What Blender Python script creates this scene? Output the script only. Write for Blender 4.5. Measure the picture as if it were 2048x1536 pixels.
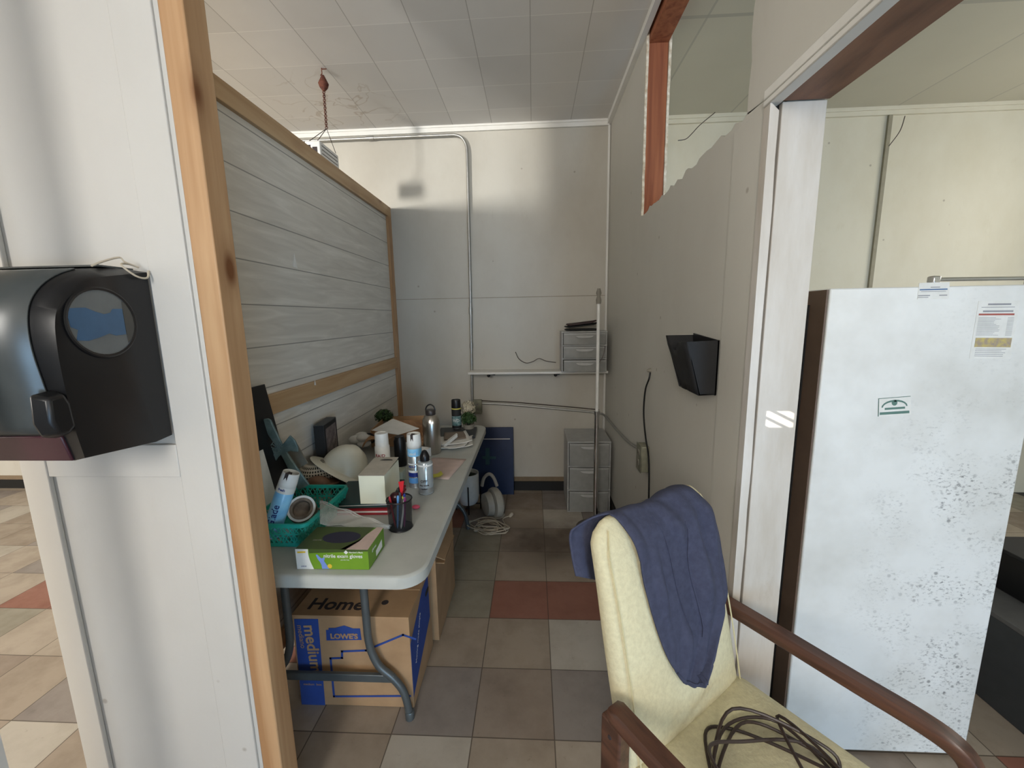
import bpy, bmesh, math, random
from mathutils import Vector, Matrix, Euler, noise
random.seed(7)
R_ = math.radians
scn = bpy.context.scene
C = scn.collection
for o in list(bpy.data.objects): bpy.data.objects.remove(o)

# ------------------------------------------------------------------ camera
EYE = Vector((0, 0, 1.535)); FPX = 820.0
PITCH, YAW, ROLL = R_(9.3), R_(3.05), R_(1.03)
fw = Vector((-math.sin(YAW)*math.cos(PITCH), math.cos(YAW)*math.cos(PITCH), -math.sin(PITCH)))
rt = Vector((math.cos(YAW), math.sin(YAW), 0)); up = rt.cross(fw)
c_, s_ = math.cos(ROLL), math.sin(ROLL)
rt, up = rt*c_-up*s_, rt*s_+up*c_
cam = bpy.data.cameras.new('camera'); cam.sensor_width = 36; cam.lens = FPX/2048*36
cam.clip_start = .02; cam.clip_end = 60
co = bpy.data.objects.new('camera', cam); C.objects.link(co)
mm = Matrix((rt, up, -fw)).transposed().to_4x4(); mm.translation = EYE; co.matrix_world = mm
scn.camera = co
def ray(px, py): return fw+rt*((px-1024)/FPX)-up*((py-768)/FPX)
def AZ(px, py, z): d = ray(px, py); return EYE+d*((z-EYE.z)/d.z)
def AY(px, py, y): d = ray(px, py); return EYE+d*(y/d.y)
def AX(px, py, x): d = ray(px, py); return EYE+d*(x/d.x)

# ------------------------------------------------------------------ colour management, world, lights
scn.view_settings.view_transform = 'Standard'; scn.view_settings.look = 'None'
scn.view_settings.gamma = 1; scn.view_settings.use_curve_mapping = False
scn.view_settings.exposure = 0.2
w = bpy.data.worlds.new('world'); scn.world = w; w.use_nodes = True
w.node_tree.nodes['Background'].inputs[0].default_value = (.75, .85, 1, 1)
w.node_tree.nodes['Background'].inputs[1].default_value = 1.0
def area(name, loc, target, sx, sy, power, col, spread=180):
    l = bpy.data.lights.new(name, 'AREA'); l.shape = 'RECTANGLE'; l.size = sx; l.size_y = sy
    l.energy = power; l.color = col; l.spread = R_(spread)
    o = bpy.data.objects.new(name, l); C.objects.link(o); o.location = loc
    o.rotation_euler = (Vector(target)-Vector(loc)).to_track_quat('-Z', 'Y').to_euler()
    return o
# daylight: doorway behind on the right, added high fill behind the camera, windows of the left room, window of the right room
area('daylight_rear_door', (1.6, -3.0, .75), (1.45, 0, .6), 1.0, 1.3, 66, (.40, .68, 1))
area('daylight_right_rear_window', (3.3, -2.9, 1.7), (-.6, 1.8, 1.1), 1.3, 1.3, 38, (1, .97, .91))
area('fill_rear_high', (-.5, -2.15, 2.2), (.3, 1.0, 2.0), .8, 1.0, 60, (1, .96, .90))  # added fill, set close so the table gains more than the rear wall
area('daylight_left_window', (-6.0, -.35, 1.9), (0, -.2, 1.9), 1.6, 1.3, 48, (1, .97, .92))
area('daylight_left_rear_window', (-4.0, -3.7, 2.4), (-.6, 3.4, 2.4), .5, .6, 400, (1, .97, .91))
area('daylight_right_room', (4.1, 2.1, 2.2), (0, 2.1, 2.2), 1.6, 1.2, 20, (1, .97, .90))

# low sun through a slatted opening added in the rear wall to stripe the door jamb
SUNP = Vector((.700, 1.176, (AY(1560, 815, 1.176).z+AY(1560, 862, 1.176).z)/2)); SUNH = Vector((1.70, -3.85, 2.13))
sl_ = bpy.data.lights.new('sun', 'SUN'); sl_.energy = 4.0; sl_.angle = R_(.04); sl_.color = (1, .97, .90)
so_ = bpy.data.objects.new('sun', sl_); C.objects.link(so_); so_.location = (1.9, -4.6, 2.3)
so_.rotation_euler = (SUNP-SUNH).to_track_quat('-Z', 'Y').to_euler()

# ------------------------------------------------------------------ materials
def nt(name):
    m = bpy.data.materials.new(name); m.use_nodes = True
    t = m.node_tree; b = t.nodes['Principled BSDF']
    return m, t, b
def N(t, typ, **kw):
    n = t.nodes.new(typ)
    for k, v in kw.items():
        if k.startswith('_'): setattr(n, k[1:], v)
        else: n.inputs[k].default_value = v
    return n
def c4(c): return (c[0], c[1], c[2], 1)
def ramp(t, src, stops):
    r = t.nodes.new('ShaderNodeValToRGB')
    while len(r.color_ramp.elements) < len(stops): r.color_ramp.elements.new(.5)
    for e, (p, c) in zip(r.color_ramp.elements, stops): e.position = p; e.color = c4(c) if len(c) == 3 else c
    t.links.new(src, r.inputs[0]); return r
def coords(t, scale=(1, 1, 1), loc=(0, 0, 0), rot=(0, 0, 0)):
    tc = t.nodes.new('ShaderNodeTexCoord'); mp = t.nodes.new('ShaderNodeMapping')
    mp.inputs['Scale'].default_value = scale; mp.inputs['Location'].default_value = loc; mp.inputs['Rotation'].default_value = rot
    t.links.new(tc.outputs['Object'], mp.inputs[0]); return mp.outputs[0]
def mixc(t, fac, a, b, mode='MIX'):
    m = t.nodes.new('ShaderNodeMix'); m.data_type = 'RGBA'; m.blend_type = mode
    for s, v in ((0, fac), (6, a), (7, b)):
        if hasattr(v, 'is_linked') or hasattr(v, 'links'): t.links.new(v, m.inputs[s])
        else: m.inputs[s].default_value = v if s == 0 else c4(v)
    return m.outputs[2]
def mathn(t, op, a, b=0.0, c=None):
    m = t.nodes.new('ShaderNodeMath'); m.operation = op
    for i, v in enumerate((a, b) if c is None else (a, b, c)):
        if hasattr(v, 'links'): t.links.new(v, m.inputs[i])
        else: m.inputs[i].default_value = v
    return m.outputs[0]
def bump(t, b, h, strength=.3, dist=.01):
    n = t.nodes.new('ShaderNodeBump'); n.inputs['Strength'].default_value = strength; n.inputs['Distance'].default_value = dist
    t.links.new(h, n.inputs['Height']); t.links.new(n.outputs[0], b.inputs['Normal'])
def plain(name, col, rough=.6, metal=0, col2=None, scale=20, bmp=0, spec=.4, trans=0, alpha=1, det=4, sc3=None, contrast=(.35, .65)):
    m, t, b = nt(name)
    b.inputs['Roughness'].default_value = rough; b.inputs['Metallic'].default_value = metal
    b.inputs['Specular IOR Level'].default_value = spec
    b.inputs['Transmission Weight'].default_value = trans; b.inputs['Alpha'].default_value = alpha
    if col2 is None: col2 = tuple(v*.88 for v in col)
    n = N(t, 'ShaderNodeTexNoise', Scale=scale, Detail=det, Roughness=.6)
    t.links.new(coords(t, sc3 or (1, 1, 1)), n.inputs['Vector'])
    r = ramp(t, n.outputs[0], [(contrast[0], col2), (contrast[1], col)])
    t.links.new(r.outputs[0], b.inputs['Base Color'])
    if bmp: bump(t, b, n.outputs[0], bmp)
    return m
def painted(name, col, dirt, amt=.35, seed=0, smear=(.8, .8, .5), bmp=.08, rough=.45, streak=None):
    """old painted wallboard: broad grime patches, faint scuffs, small brown specks"""
    m, t, b = nt(name); b.inputs['Roughness'].default_value = rough; b.inputs['Specular IOR Level'].default_value = .3
    v = coords(t, smear, (seed*3.1, seed*1.7, seed))
    n1 = N(t, 'ShaderNodeTexNoise', Scale=2.2, Detail=6, Roughness=.62); t.links.new(v, n1.inputs['Vector'])
    r1 = ramp(t, n1.outputs[0], [(.42, (0, 0, 0)), (.78, (1, 1, 1))])
    c = mixc(t, mathn(t, 'MULTIPLY', r1.outputs[0], amt), col, dirt)
    n2 = N(t, 'ShaderNodeTexNoise', Scale=9, Detail=8, Roughness=.75); t.links.new(coords(t, (1, 1, .45), (seed, 0, 0)), n2.inputs['Vector'])
    r2 = ramp(t, n2.outputs[0], [(.60, (0, 0, 0)), (.78, (1, 1, 1))])
    c = mixc(t, mathn(t, 'MULTIPLY', r2.outputs[0], amt*.6), c, dirt)
    vo = N(t, 'ShaderNodeTexVoronoi', Scale=5.5, Randomness=1); t.links.new(coords(t, (1, 1, 1), (seed+.3, seed, 0)), vo.inputs['Vector'])
    r3 = ramp(t, vo.outputs['Distance'], [(.03, (1, 1, 1)), (.055, (0, 0, 0))])
    c = mixc(t, mathn(t, 'MULTIPLY', r3.outputs[0], .45), c, (.16, .11, .07))
    t.links.new(c, b.inputs['Base Color'])
    n3 = N(t, 'ShaderNodeTexNoise', Scale=60, Detail=3); t.links.new(coords(t), n3.inputs['Vector'])
    bump(t, b, n3.outputs[0], bmp, .004)
    return m
def wood(name, c1, c2, axis=2, rough=.5, knots=True, grain=26, along=1.4, knotcol=(.16, .06, .02), seed=0, kscale=3.4, ksize=.06):
    m, t, b = nt(name); b.inputs['Roughness'].default_value = rough; b.inputs['Specular IOR Level'].default_value = .35
    sc = [grain]*3; sc[axis] = along
    nz = N(t, 'ShaderNodeTexNoise', Scale=1.0, Detail=5, Roughness=.55, Distortion=.6)
    t.links.new(coords(t, sc, (seed, seed*2, seed)), nz.inputs['Vector'])
    r = ramp(t, nz.outputs[0], [(.36, c2), (.5, tuple((a+b_)/2 for a, b_ in zip(c1, c2))), (.66, c1)])
    c = r.outputs[0]
    if knots:
        sk = [kscale*2.2]*3; sk[axis] = kscale
        vo = N(t, 'ShaderNodeTexVoronoi', Scale=1, Randomness=1); t.links.new(coords(t, sk, (seed+.37, .2+seed, .5)), vo.inputs['Vector'])
        rk = ramp(t, vo.outputs['Distance'], [(ksize, (1, 1, 1)), (ksize*2.4, (.25, .25, .25)), (ksize*4.5, (0, 0, 0))])
        c = mixc(t, rk.outputs[0], c, knotcol)
    t.links.new(c, b.inputs['Base Color']); bump(t, b, nz.outputs[0], .12, .003)
    return m

M = {}
M['wall_back'] = painted('aged_white_paint', (.52, .495, .435), (.31, .265, .20), .40, 1)
M['wall_right'] = painted('grey_white_paint', (.60, .58, .52), (.42, .39, .33), .25, 2, bmp=.05)
M['wall_stub'] = painted('cream_white_paint', (.53, .515, .485), (.40, .37, .325), .35, 3)
M['cream'] = painted('cream_paint', (.70, .66, .54), (.50, .43, .28), .40, 4)
M['jamb'] = painted('scuffed_white_paint', (.62, .59, .55), (.40, .34, .265), .8, 5, smear=(3, 3, .6))
M['white_trim'] = painted('white_trim_paint', (.78, .77, .73), (.5, .45, .36), .35, 6)
M['gypsum'] = plain('gypsum_edge', (.80, .76, .66), .9, col2=(.5, .42, .3), scale=30)
M['pine'] = wood('pine', (.50, .315, .17), (.36, .195, .09), 2, seed=1, kscale=2.6, ksize=.055, grain=22, along=.9)
M['pine_y'] = wood('pine_rail', (.50, .34, .19), (.40, .25, .125), 1, seed=4, kscale=2.2, ksize=.05)
M['redwood'] = wood('old_red_lumber', (.36, .13, .06), (.22, .07, .035), 2, seed=6, knots=False, rough=.7)
M['soffit'] = wood('brown_veneer', (.27, .13, .075), (.13, .06, .035), 1, seed=8, grain=16, along=2.5, knots=False, rough=.5)
M['armwood'] = wood('walnut_stain', (.125, .056, .034), (.055, .026, .018), 1, seed=9, grain=40, along=4, knots=False, rough=.33)
M['black_base'] = plain('black_vinyl_base', (.012, .012, .012), .5)
M['black'] = plain('black_plastic', (.008, .008, .009), .34, spec=.35)
M['black_matte'] = plain('black_matte', (.014, .014, .015), .7)
M['smoke'] = plain('smoke_grey_cover', (.055, .062, .062), .3, spec=.5)
M['grey_metal'] = plain('grey_painted_steel', (.10, .115, .12), .38, .3, spec=.5)
M['chrome'] = plain('chrome', (.7, .7, .7), .15, 1)
M['steel'] = plain('brushed_steel', (.55, .52, .47), .28, 1, sc3=(1, 1, .02), scale=80)
M['galv'] = plain('galvanised', (.42, .42, .40), .4, .8, scale=30)
M['table'] = plain('table_plastic', (.48, .49, .455), .5, col2=(.42, .43, .40), scale=6, bmp=.03)
M['cardboard'] = plain('cardboard', (.43, .27, .145), .8, col2=(.36, .22, .115), scale=8)
M['kraft'] = plain('kraft_paper', (.40, .215, .10), .75, col2=(.28, .14, .065), scale=9)
M['blue_ink'] = plain('blue_ink', (.025, .065, .28), .7)
M['dark_ink'] = plain('dark_ink', (.04, .03, .03), .8)
M['white'] = plain('white_plastic', (.75, .75, .72), .4)
M['offwhite'] = plain('offwhite_card', (.72, .72, .58), .7, col2=(.66, .66, .52), scale=5)
M['paper'] = plain('white_paper', (.72, .71, .68), .8, col2=(.65, .64, .6))
M['pinkpaper'] = plain('pale_pink_paper', (.60, .47, .42), .8)
M['yellow'] = plain('yellow_note', (.65, .62, .10), .8)
M['teal'] = plain('teal_plastic', (.02, .38, .30), .35, spec=.5)
M['green'] = plain('glove_box_green', (.16, .30, .02), .45, col2=(.10, .22, .015), scale=4)
M['dkgreen'] = plain('glove_box_dark_green', (.055, .085, .02), .45)
M['lightblue'] = plain('light_blue_label', (.16, .45, .78), .3, col2=(.30, .62, .85), scale=14)
M['midblue'] = plain('mid_blue_label', (.10, .28, .58), .3)
M['navy'] = plain('navy_label', (.015, .03, .20), .35)
M['silver'] = plain('silver_can', (.50, .52, .53), .25, .75)
M['clearcan'] = plain('pale_clear_can', (.42, .46, .47), .18, .35)
M['hat'] = plain('hardhat_shell', (.80, .77, .64), .28, col2=(.70, .67, .55), scale=7, spec=.5)
M['red'] = plain('dark_red', (.30, .012, .02), .5)
M['brightred'] = plain('bright_red', (.60, .02, .03), .45)
M['pink'] = plain('pink_rubber', (.75, .10, .16), .5)
M['dkteal'] = plain('dark_teal_cover', (.015, .045, .045), .5)
M['patina'] = plain('patina_metal', (.16, .225, .22), .5, .2, col2=(.09, .14, .14), scale=25, bmp=.15)
M['leaf'] = plain('leaf_green', (.045, .10, .025), .6, col2=(.015, .045, .012), scale=40)
M['darkleaf'] = plain('dark_leaf', (.008, .018, .010), .5)
M['petal'] = plain('cream_petal', (.66, .60, .46), .8)
M['terracotta'] = plain('grey_pot', (.26, .24, .20), .8)
M['tape'] = plain('tape_core', (.26, .20, .15), .7, col2=(.10, .075, .055), scale=18)
M['leather'] = plain('tan_leather', (.27, .15, .09), .5, col2=(.17, .09, .055), scale=12)
M['cream_fabric'] = plain('cream_upholstery', (.68, .62, .41), .85, col2=(.58, .52, .34), scale=90, bmp=.25, contrast=(.3, .7))
M['navyfabric'] = plain('slate_blue_cloth', (.050, .055, .095), .9, col2=(.038, .042, .075), scale=60, bmp=.2)
M['cord'] = plain('brown_cord', (.045, .028, .022), .4)
M['whitecord'] = plain('cream_cord', (.48, .42, .33), .5)
M['clearplastic'] = plain('frosted_plastic', (.62, .62, .60), .35, alpha=.55)
M['frost'] = plain('frosted_drawer', (.36, .36, .34), .3, alpha=.72)
M['glassy'] = plain('thin_clear_film', (.75, .75, .72), .12, alpha=.28, spec=.7)
M['bluepanel'] = plain('blue_board', (.010, .024, .075), .45)
M['tealmark'] = plain('teal_mark', (.025, .075, .09), .6)
M['outlet'] = plain('aged_outlet', (.30, .29, .21), .5, .3, col2=(.2, .2, .15), scale=25)
M['brownmetal'] = plain('brown_enamel', (.12, .075, .05), .45)
M['darkgrey'] = plain('dark_grey_unit', (.045, .05, .055), .5)
M['rust'] = plain('rust', (.16, .05, .025), .8, col2=(.07, .02, .015), scale=60)
M['gloveblue'] = plain('glove_blue', (.18, .28, .65), .5)
M['hub'] = plain('blue_roll_hub', (.05, .11, .20), .4)
M['greyroll'] = plain('grey_paper_roll', (.12, .12, .11), .8)
M['windowglass'] = plain('smoked_window', (.05, .06, .06), .1, alpha=.3)
M['maroon'] = plain('maroon_tray', (.045, .012, .02), .35)
M['magenta'] = plain('purple_ink', (.20, .02, .12), .4)
M['orange'] = plain('orange_yellow', (.75, .50, .04), .5)

# refrigerator side: white enamel with black mould speckle and grime
def fridge_mat():
    m, t, b = nt('mouldy_white_enamel'); b.inputs['Roughness'].default_value = .38
    v = coords(t)
    n1 = N(t, 'ShaderNodeTexNoise', Scale=2.6, Detail=5, Roughness=.6); t.links.new(v, n1.inputs['Vector'])
    r1 = ramp(t, n1.outputs[0], [(.42, (0, 0, 0)), (.68, (1, 1, 1))])
    c = mixc(t, mathn(t, 'MULTIPLY', r1.outputs[0], .45), (.72, .72, .70), (.40, .38, .33))
    # mask of mould, stronger on the right and lower part of the panel
    sx = t.nodes.new('ShaderNodeSeparateXYZ'); tc = t.nodes.new('ShaderNodeTexCoord'); t.links.new(tc.outputs['Object'], sx.inputs[0])
    mx = mathn(t, 'MULTIPLY_ADD', sx.outputs[0], 3.2, .55)
    mz = mathn(t, 'MULTIPLY_ADD', sx.outputs[2], -3.0, 4.0)
    n2 = N(t, 'ShaderNodeTexNoise', Scale=6.5, Detail=3); t.links.new(v, n2.inputs['Vector'])
    mask = mathn(t, 'MULTIPLY', mathn(t, 'MINIMUM', mathn(t, 'MAXIMUM', mx, 0), 1), mathn(t, 'MINIMUM', mathn(t, 'MAXIMUM', mz, .12), 1))
    mask = mathn(t, 'MULTIPLY', mask, ramp(t, n2.outputs[0], [(.42, (0, 0, 0)), (.56, (1, 1, 1))]).outputs[0])
    vs = coords(t, (1, 1, 1.7))
    n3 = N(t, 'ShaderNodeTexNoise', Scale=75, Detail=5, Roughness=.75); t.links.new(vs, n3.inputs['Vector'])
    sp = ramp(t, n3.outputs[0], [(.53, (0, 0, 0)), (.66, (1, 1, 1))])
    vo = N(t, 'ShaderNodeTexVoronoi', Scale=26); t.links.new(v, vo.inputs['Vector'])
    sv = ramp(t, vo.outputs['Distance'], [(.10, (1, 1, 1)), (.2, (0, 0, 0))])
    sum_ = mathn(t, 'MAXIMUM', sp.outputs[0], mathn(t, 'MULTIPLY', sv.outputs[0], .8))
    f = mathn(t, 'MULTIPLY', mathn(t, 'MULTIPLY', sum_, mask), .8)
    c = mixc(t, f, c, (.05, .05, .055))
    t.links.new(c, b.inputs['Base Color']); return m
M['fridge'] = fridge_mat()

# ceiling: square fibre tiles with thin joints
TILE = .3048; TX, TY = .065, 1.278
def grid_mat(name, col, dirt, jointcol, x0, y0, jw, sx=TILE, sy=TILE, stain=0, var=.06, xjoint=None):
    m, t, b = nt(name); b.inputs['Roughness'].default_value = .7; b.inputs['Specular IOR Level'].default_value = .2
    tc = t.nodes.new('ShaderNodeTexCoord'); s = t.nodes.new('ShaderNodeSeparateXYZ'); t.links.new(tc.outputs['Object'], s.inputs[0])
    ux = mathn(t, 'DIVIDE', mathn(t, 'SUBTRACT', s.outputs[0], x0), sx); uy = mathn(t, 'DIVIDE', mathn(t, 'SUBTRACT', s.outputs[1], y0), sy)
    fx = mathn(t, 'FRACT', ux); fy = mathn(t, 'FRACT', uy)
    ex = mathn(t, 'MINIMUM', fx, mathn(t, 'SUBTRACT', 1, fx)); ey = mathn(t, 'MINIMUM', fy, mathn(t, 'SUBTRACT', 1, fy))
    jx = mathn(t, 'LESS_THAN', ex, jw); jy = mathn(t, 'LESS_THAN', ey, jw)
    cb = t.nodes.new('ShaderNodeCombineXYZ'); t.links.new(mathn(t, 'FLOOR', ux), cb.inputs[0]); t.links.new(mathn(t, 'FLOOR', uy), cb.inputs[1])
    wn = t.nodes.new('ShaderNodeTexWhiteNoise'); t.links.new(cb.outputs[0], wn.inputs['Vector'])
    base = mixc(t, wn.outputs['Value'], tuple(v*(1+var) for v in col), tuple(v*(1-var) for v in col))
    n1 = N(t, 'ShaderNodeTexNoise', Scale=2.0, Detail=5); t.links.new(tc.outputs['Object'], n1.inputs['Vector'])
    r1 = ramp(t, n1.outputs[0], [(.45, (0, 0, 0)), (.75, (1, 1, 1))])
    base = mixc(t, mathn(t, 'MULTIPLY', r1.outputs[0], .35), base, dirt)
    if stain:   # water-stain ring outline beside the hook
        n4 = N(t, 'ShaderNodeTexNoise', Scale=3.4, Detail=3, Distortion=.8); t.links.new(tc.outputs['Object'], n4.inputs['Vector'])
        st = ramp(t, n4.outputs[0], [(.475, (0, 0, 0)), (.49, (1, 1, 1)), (.505, (0, 0, 0))])
        vd = N(t, 'ShaderNodeVectorMath', _operation='DISTANCE'); t.links.new(tc.outputs['Object'], vd.inputs[0]); vd.inputs[1].default_value = (-1.35, 3.12, 3.02)
        near = ramp(t, vd.outputs['Value'], [(.25, (1, 1, 1)), (.5, (0, 0, 0))])
        base = mixc(t, mathn(t, 'MULTIPLY', mathn(t, 'MULTIPLY', st.outputs[0], near.outputs[0]), .5), base, (.35, .27, .19))
    c = mixc(t, mathn(t, 'MULTIPLY', jy, .8), base, jointcol)
    c = mixc(t, mathn(t, 'MULTIPLY', jx, .7), c, xjoint or jointcol)
    t.links.new(c, b.inputs['Base Color'])
    bump(t, b, mathn(t, 'MAXIMUM', jx, jy), .25, -.004)
    return m
M['ceiling'] = grid_mat('ceiling_tiles', (.68, .66, .63), (.58, .55, .51), (.82, .80, .76), 0.0, 2.325, .008, stain=1, xjoint=(.36, .34, .31))
M['ceiling_r'] = grid_mat('cream_ceiling_boards', (.56, .53, .43), (.48, .45, .36), (.40, .38, .32), .9, 0, .010, sx=.6, sy=1.2)
def tile_mat(i, col, dirt):
    m, t, b = nt('floor_tile_%d' % i); b.inputs['Specular IOR Level'].default_value = .35
    n1 = N(t, 'ShaderNodeTexNoise', Scale=5, Detail=7, Roughness=.65); t.links.new(coords(t, (1, 1, 1), (i, 0, 0)), n1.inputs['Vector'])
    r1 = ramp(t, n1.outputs[0], [(.42, (0, 0, 0)), (.72, (1, 1, 1))])
    c = mixc(t, mathn(t, 'MULTIPLY', r1.outputs[0], .6), col, dirt)
    n2 = N(t, 'ShaderNodeTexNoise', Scale=26, Detail=8, Roughness=.8); t.links.new(coords(t), n2.inputs['Vector'])
    r2 = ramp(t, n2.outputs[0], [(.60, (0, 0, 0)), (.72, (1, 1, 1))])
    c = mixc(t, mathn(t, 'MULTIPLY', r2.outputs[0], .5), c, (.09, .065, .045))
    tc = t.nodes.new('ShaderNodeTexCoord'); s = t.nodes.new('ShaderNodeSeparateXYZ'); t.links.new(tc.outputs['Object'], s.inputs[0])
    e = None
    for k, o_ in ((0, TX), (1, TY)):
        f = mathn(t, 'FRACT', mathn(t, 'DIVIDE', mathn(t, 'SUBTRACT', s.outputs[k], o_), TILE))
        d = mathn(t, 'MINIMUM', f, mathn(t, 'SUBTRACT', 1, f)); e = d if e is None else mathn(t, 'MINIMUM', e, d)
    c = mixc(t, mathn(t, 'MULTIPLY', mathn(t, 'LESS_THAN', e, .007), .75), c, (.05, .035, .025))
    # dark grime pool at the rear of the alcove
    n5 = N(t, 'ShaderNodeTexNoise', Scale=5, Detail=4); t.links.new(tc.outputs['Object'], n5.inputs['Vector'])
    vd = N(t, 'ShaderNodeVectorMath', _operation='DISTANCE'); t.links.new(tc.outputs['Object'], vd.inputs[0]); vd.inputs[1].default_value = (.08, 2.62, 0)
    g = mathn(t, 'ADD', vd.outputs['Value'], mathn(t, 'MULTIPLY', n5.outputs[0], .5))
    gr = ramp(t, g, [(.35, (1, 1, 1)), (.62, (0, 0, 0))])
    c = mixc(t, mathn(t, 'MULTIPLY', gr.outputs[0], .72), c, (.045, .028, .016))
    t.links.new(c, b.inputs['Base Color'])
    rr = mathn(t, 'MULTIPLY_ADD', r1.outputs[0], .25, .38); t.links.new(rr, b.inputs['Roughness'])
    return m
TILES = [tile_mat(i, c, d) for i, (c, d) in enumerate([
    ((.33, .27, .21), (.20, .155, .115)),   # tan
    ((.38, .32, .255), (.25, .20, .15)),     # sand
    ((.275, .22, .175), (.165, .125, .095)), # taupe
    ((.275, .25, .195), (.18, .155, .115)),  # sage
    ((.27, .12, .085), (.19, .085, .06)),    # brick red
    ((.43, .39, .33), (.30, .26, .21)),      # light
    ((.26, .225, .20), (.16, .135, .12))])]  # grey

# ------------------------------------------------------------------ mesh helpers
class B:
    def __init__(s): s.bm = bmesh.new()
    def box(s, a, b, T=None):
        x0, y0, z0 = a; x1, y1, z1 = b
        vs = [s.bm.verts.new(p) for p in ((x0, y0, z0), (x1, y0, z0), (x1, y1, z0), (x0, y1, z0), (x0, y0, z1), (x1, y0, z1), (x1, y1, z1), (x0, y1, z1))]
        if T is not None:
            for v in vs: v.co = T @ v.co
        for f in ((0, 3, 2, 1), (4, 5, 6, 7), (0, 1, 5, 4), (1, 2, 6, 5), (2, 3, 7, 6), (3, 0, 4, 7)): s.bm.faces.new([vs[i] for i in f])
        return s
    def prism(s, pts, vec, T=None):
        vec = Vector(vec); a = [s.bm.verts.new(Vector(p)) for p in pts]; b = [s.bm.verts.new(Vector(p)+vec) for p in pts]
        if T is not None:
            for v in a+b: v.co = T @ v.co
        n = len(pts); s.bm.faces.new(a); s.bm.faces.new(b[::-1])
        for i in range(n): s.bm.faces.new((a[i], b[i], b[(i+1) % n], a[(i+1) % n]))
        return s
    def loft(s, loops, cap=True, closed=True):
        L = [[s.bm.verts.new(Vector(p)) for p in l] for l in loops]
        n = len(L[0])
        for a, b in zip(L, L[1:]):
            for i in range(n if closed else n-1): s.bm.faces.new((a[i], a[(i+1) % n], b[(i+1) % n], b[i]))
        if cap and closed:
            s.bm.faces.new(L[0][::-1]); s.bm.faces.new(L[-1])
        return s
    def tube(s, pts, r, seg=8, cyc=False):
        pts = [Vector(p) for p in pts]; n = len(pts); loops = []; up_ = None
        for i, p in enumerate(pts):
            a = pts[(i-1) % n] if (cyc or i > 0) else p; b = pts[(i+1) % n] if (cyc or i < n-1) else p
            d = (b-a).normalized() if (b-a).length > 1e-9 else Vector((0, 0, 1))
            if up_ is None: up_ = d.orthogonal().normalized()
            up_ = (up_-d*up_.dot(d)); up_ = up_.normalized() if up_.length > 1e-6 else d.orthogonal().normalized()
            w_ = d.cross(up_); rr = r[i] if isinstance(r, (list, tuple)) else r
            loops.append([p+(up_*math.cos(2*math.pi*k/seg)+w_*math.sin(2*math.pi*k/seg))*rr for k in range(seg)])
        if cyc: loops.append(loops[0])
        return s.loft(loops, cap=not cyc)
    def lathe(s, prof, c=(0, 0, 0), seg=24, T=None, cap=True):
        c = Vector(c); T = T or Matrix.Identity(4)
        return s.loft([[T @ (c+Vector((r*math.cos(2*math.pi*k/seg), r*math.sin(2*math.pi*k/seg), z))) for k in range(seg)] for r, z in prof], cap)
    def grid(s, fn, nu, nv):
        V = [[s.bm.verts.new(Vector(fn(i/nu, j/nv))) for j in range(nv+1)] for i in range(nu+1)]
        for i in range(nu):
            for j in range(nv): s.bm.faces.new((V[i][j], V[i+1][j], V[i+1][j+1], V[i][j+1]))
        return s
    def ball(s, c, r, sub=2, sc=(1, 1, 1), jit=0):
        v0 = len(s.bm.verts)
        T = Matrix.Translation(c) @ Matrix.Diagonal((sc[0], sc[1], sc[2], 1))
        res = bmesh.ops.create_icosphere(s.bm, subdivisions=sub, radius=r, matrix=T)
        if jit:
            for v in res['verts']: v.co += (v.co-Vector(c))*random.uniform(-jit, jit)
        return s
def ROT(x=0, y=0, z=0): return Euler((R_(x), R_(y), R_(z))).to_matrix().to_4x4()
def TR(p, x=0, y=0, z=0): return Matrix.Translation(Vector(p)) @ ROT(x, y, z)
def root_matrix(o):
    m = Matrix.LocRotScale(o.location, o.rotation_euler, None)
    return root_matrix(o.parent) @ m if o.parent else m
def make(name, b, mat, parent=None, bevel=0, sub=0, solid=0, local=False, sharp=38, label=None, recalc=True):
    bm = b.bm if isinstance(b, B) else b
    if recalc: bmesh.ops.recalc_face_normals(bm, faces=bm.faces[:])
    if parent and not local: bm.transform(root_matrix(parent).inverted())
    me = bpy.data.meshes.new(name); bm.to_mesh(me); bm.free()
    for p in me.polygons: p.use_smooth = True
    me.set_sharp_from_angle(angle=R_(sharp))
    for m_ in (mat if isinstance(mat, list) else [mat]): me.materials.append(m_)
    o = bpy.data.objects.new(name, me); C.objects.link(o)
    if parent: o.parent = parent
    if solid: md = o.modifiers.new('s', 'SOLIDIFY'); md.thickness = solid; md.offset = 0
    if bevel: md = o.modifiers.new('b', 'BEVEL'); md.width = bevel; md.segments = 2; md.limit_method = 'ANGLE'; md.angle_limit = R_(38)
    if sub: md = o.modifiers.new('u', 'SUBSURF'); md.levels = sub; md.render_levels = sub
    if label: o['label'] = label
    return o
def tag(o, label, cat, group=None, kind=None):
    o['label'] = label; o['category'] = cat
    if group: o['group'] = group
    if kind: o['kind'] = kind
    return o
def thing(name, label, cat, loc=(0, 0, 0), rz=0, group=None):
    o = bpy.data.objects.new(name, None); C.objects.link(o); o.empty_display_size = .05
    o.location = loc; o.rotation_euler = (0, 0, R_(rz)); return tag(o, label, cat, group)
def struct(name, b, mat, bevel=0, label=None, sharp=38):
    o = make(name, b, mat, bevel=bevel, sharp=sharp); o['kind'] = 'structure'
    if label: o['label'] = label
    return o
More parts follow.
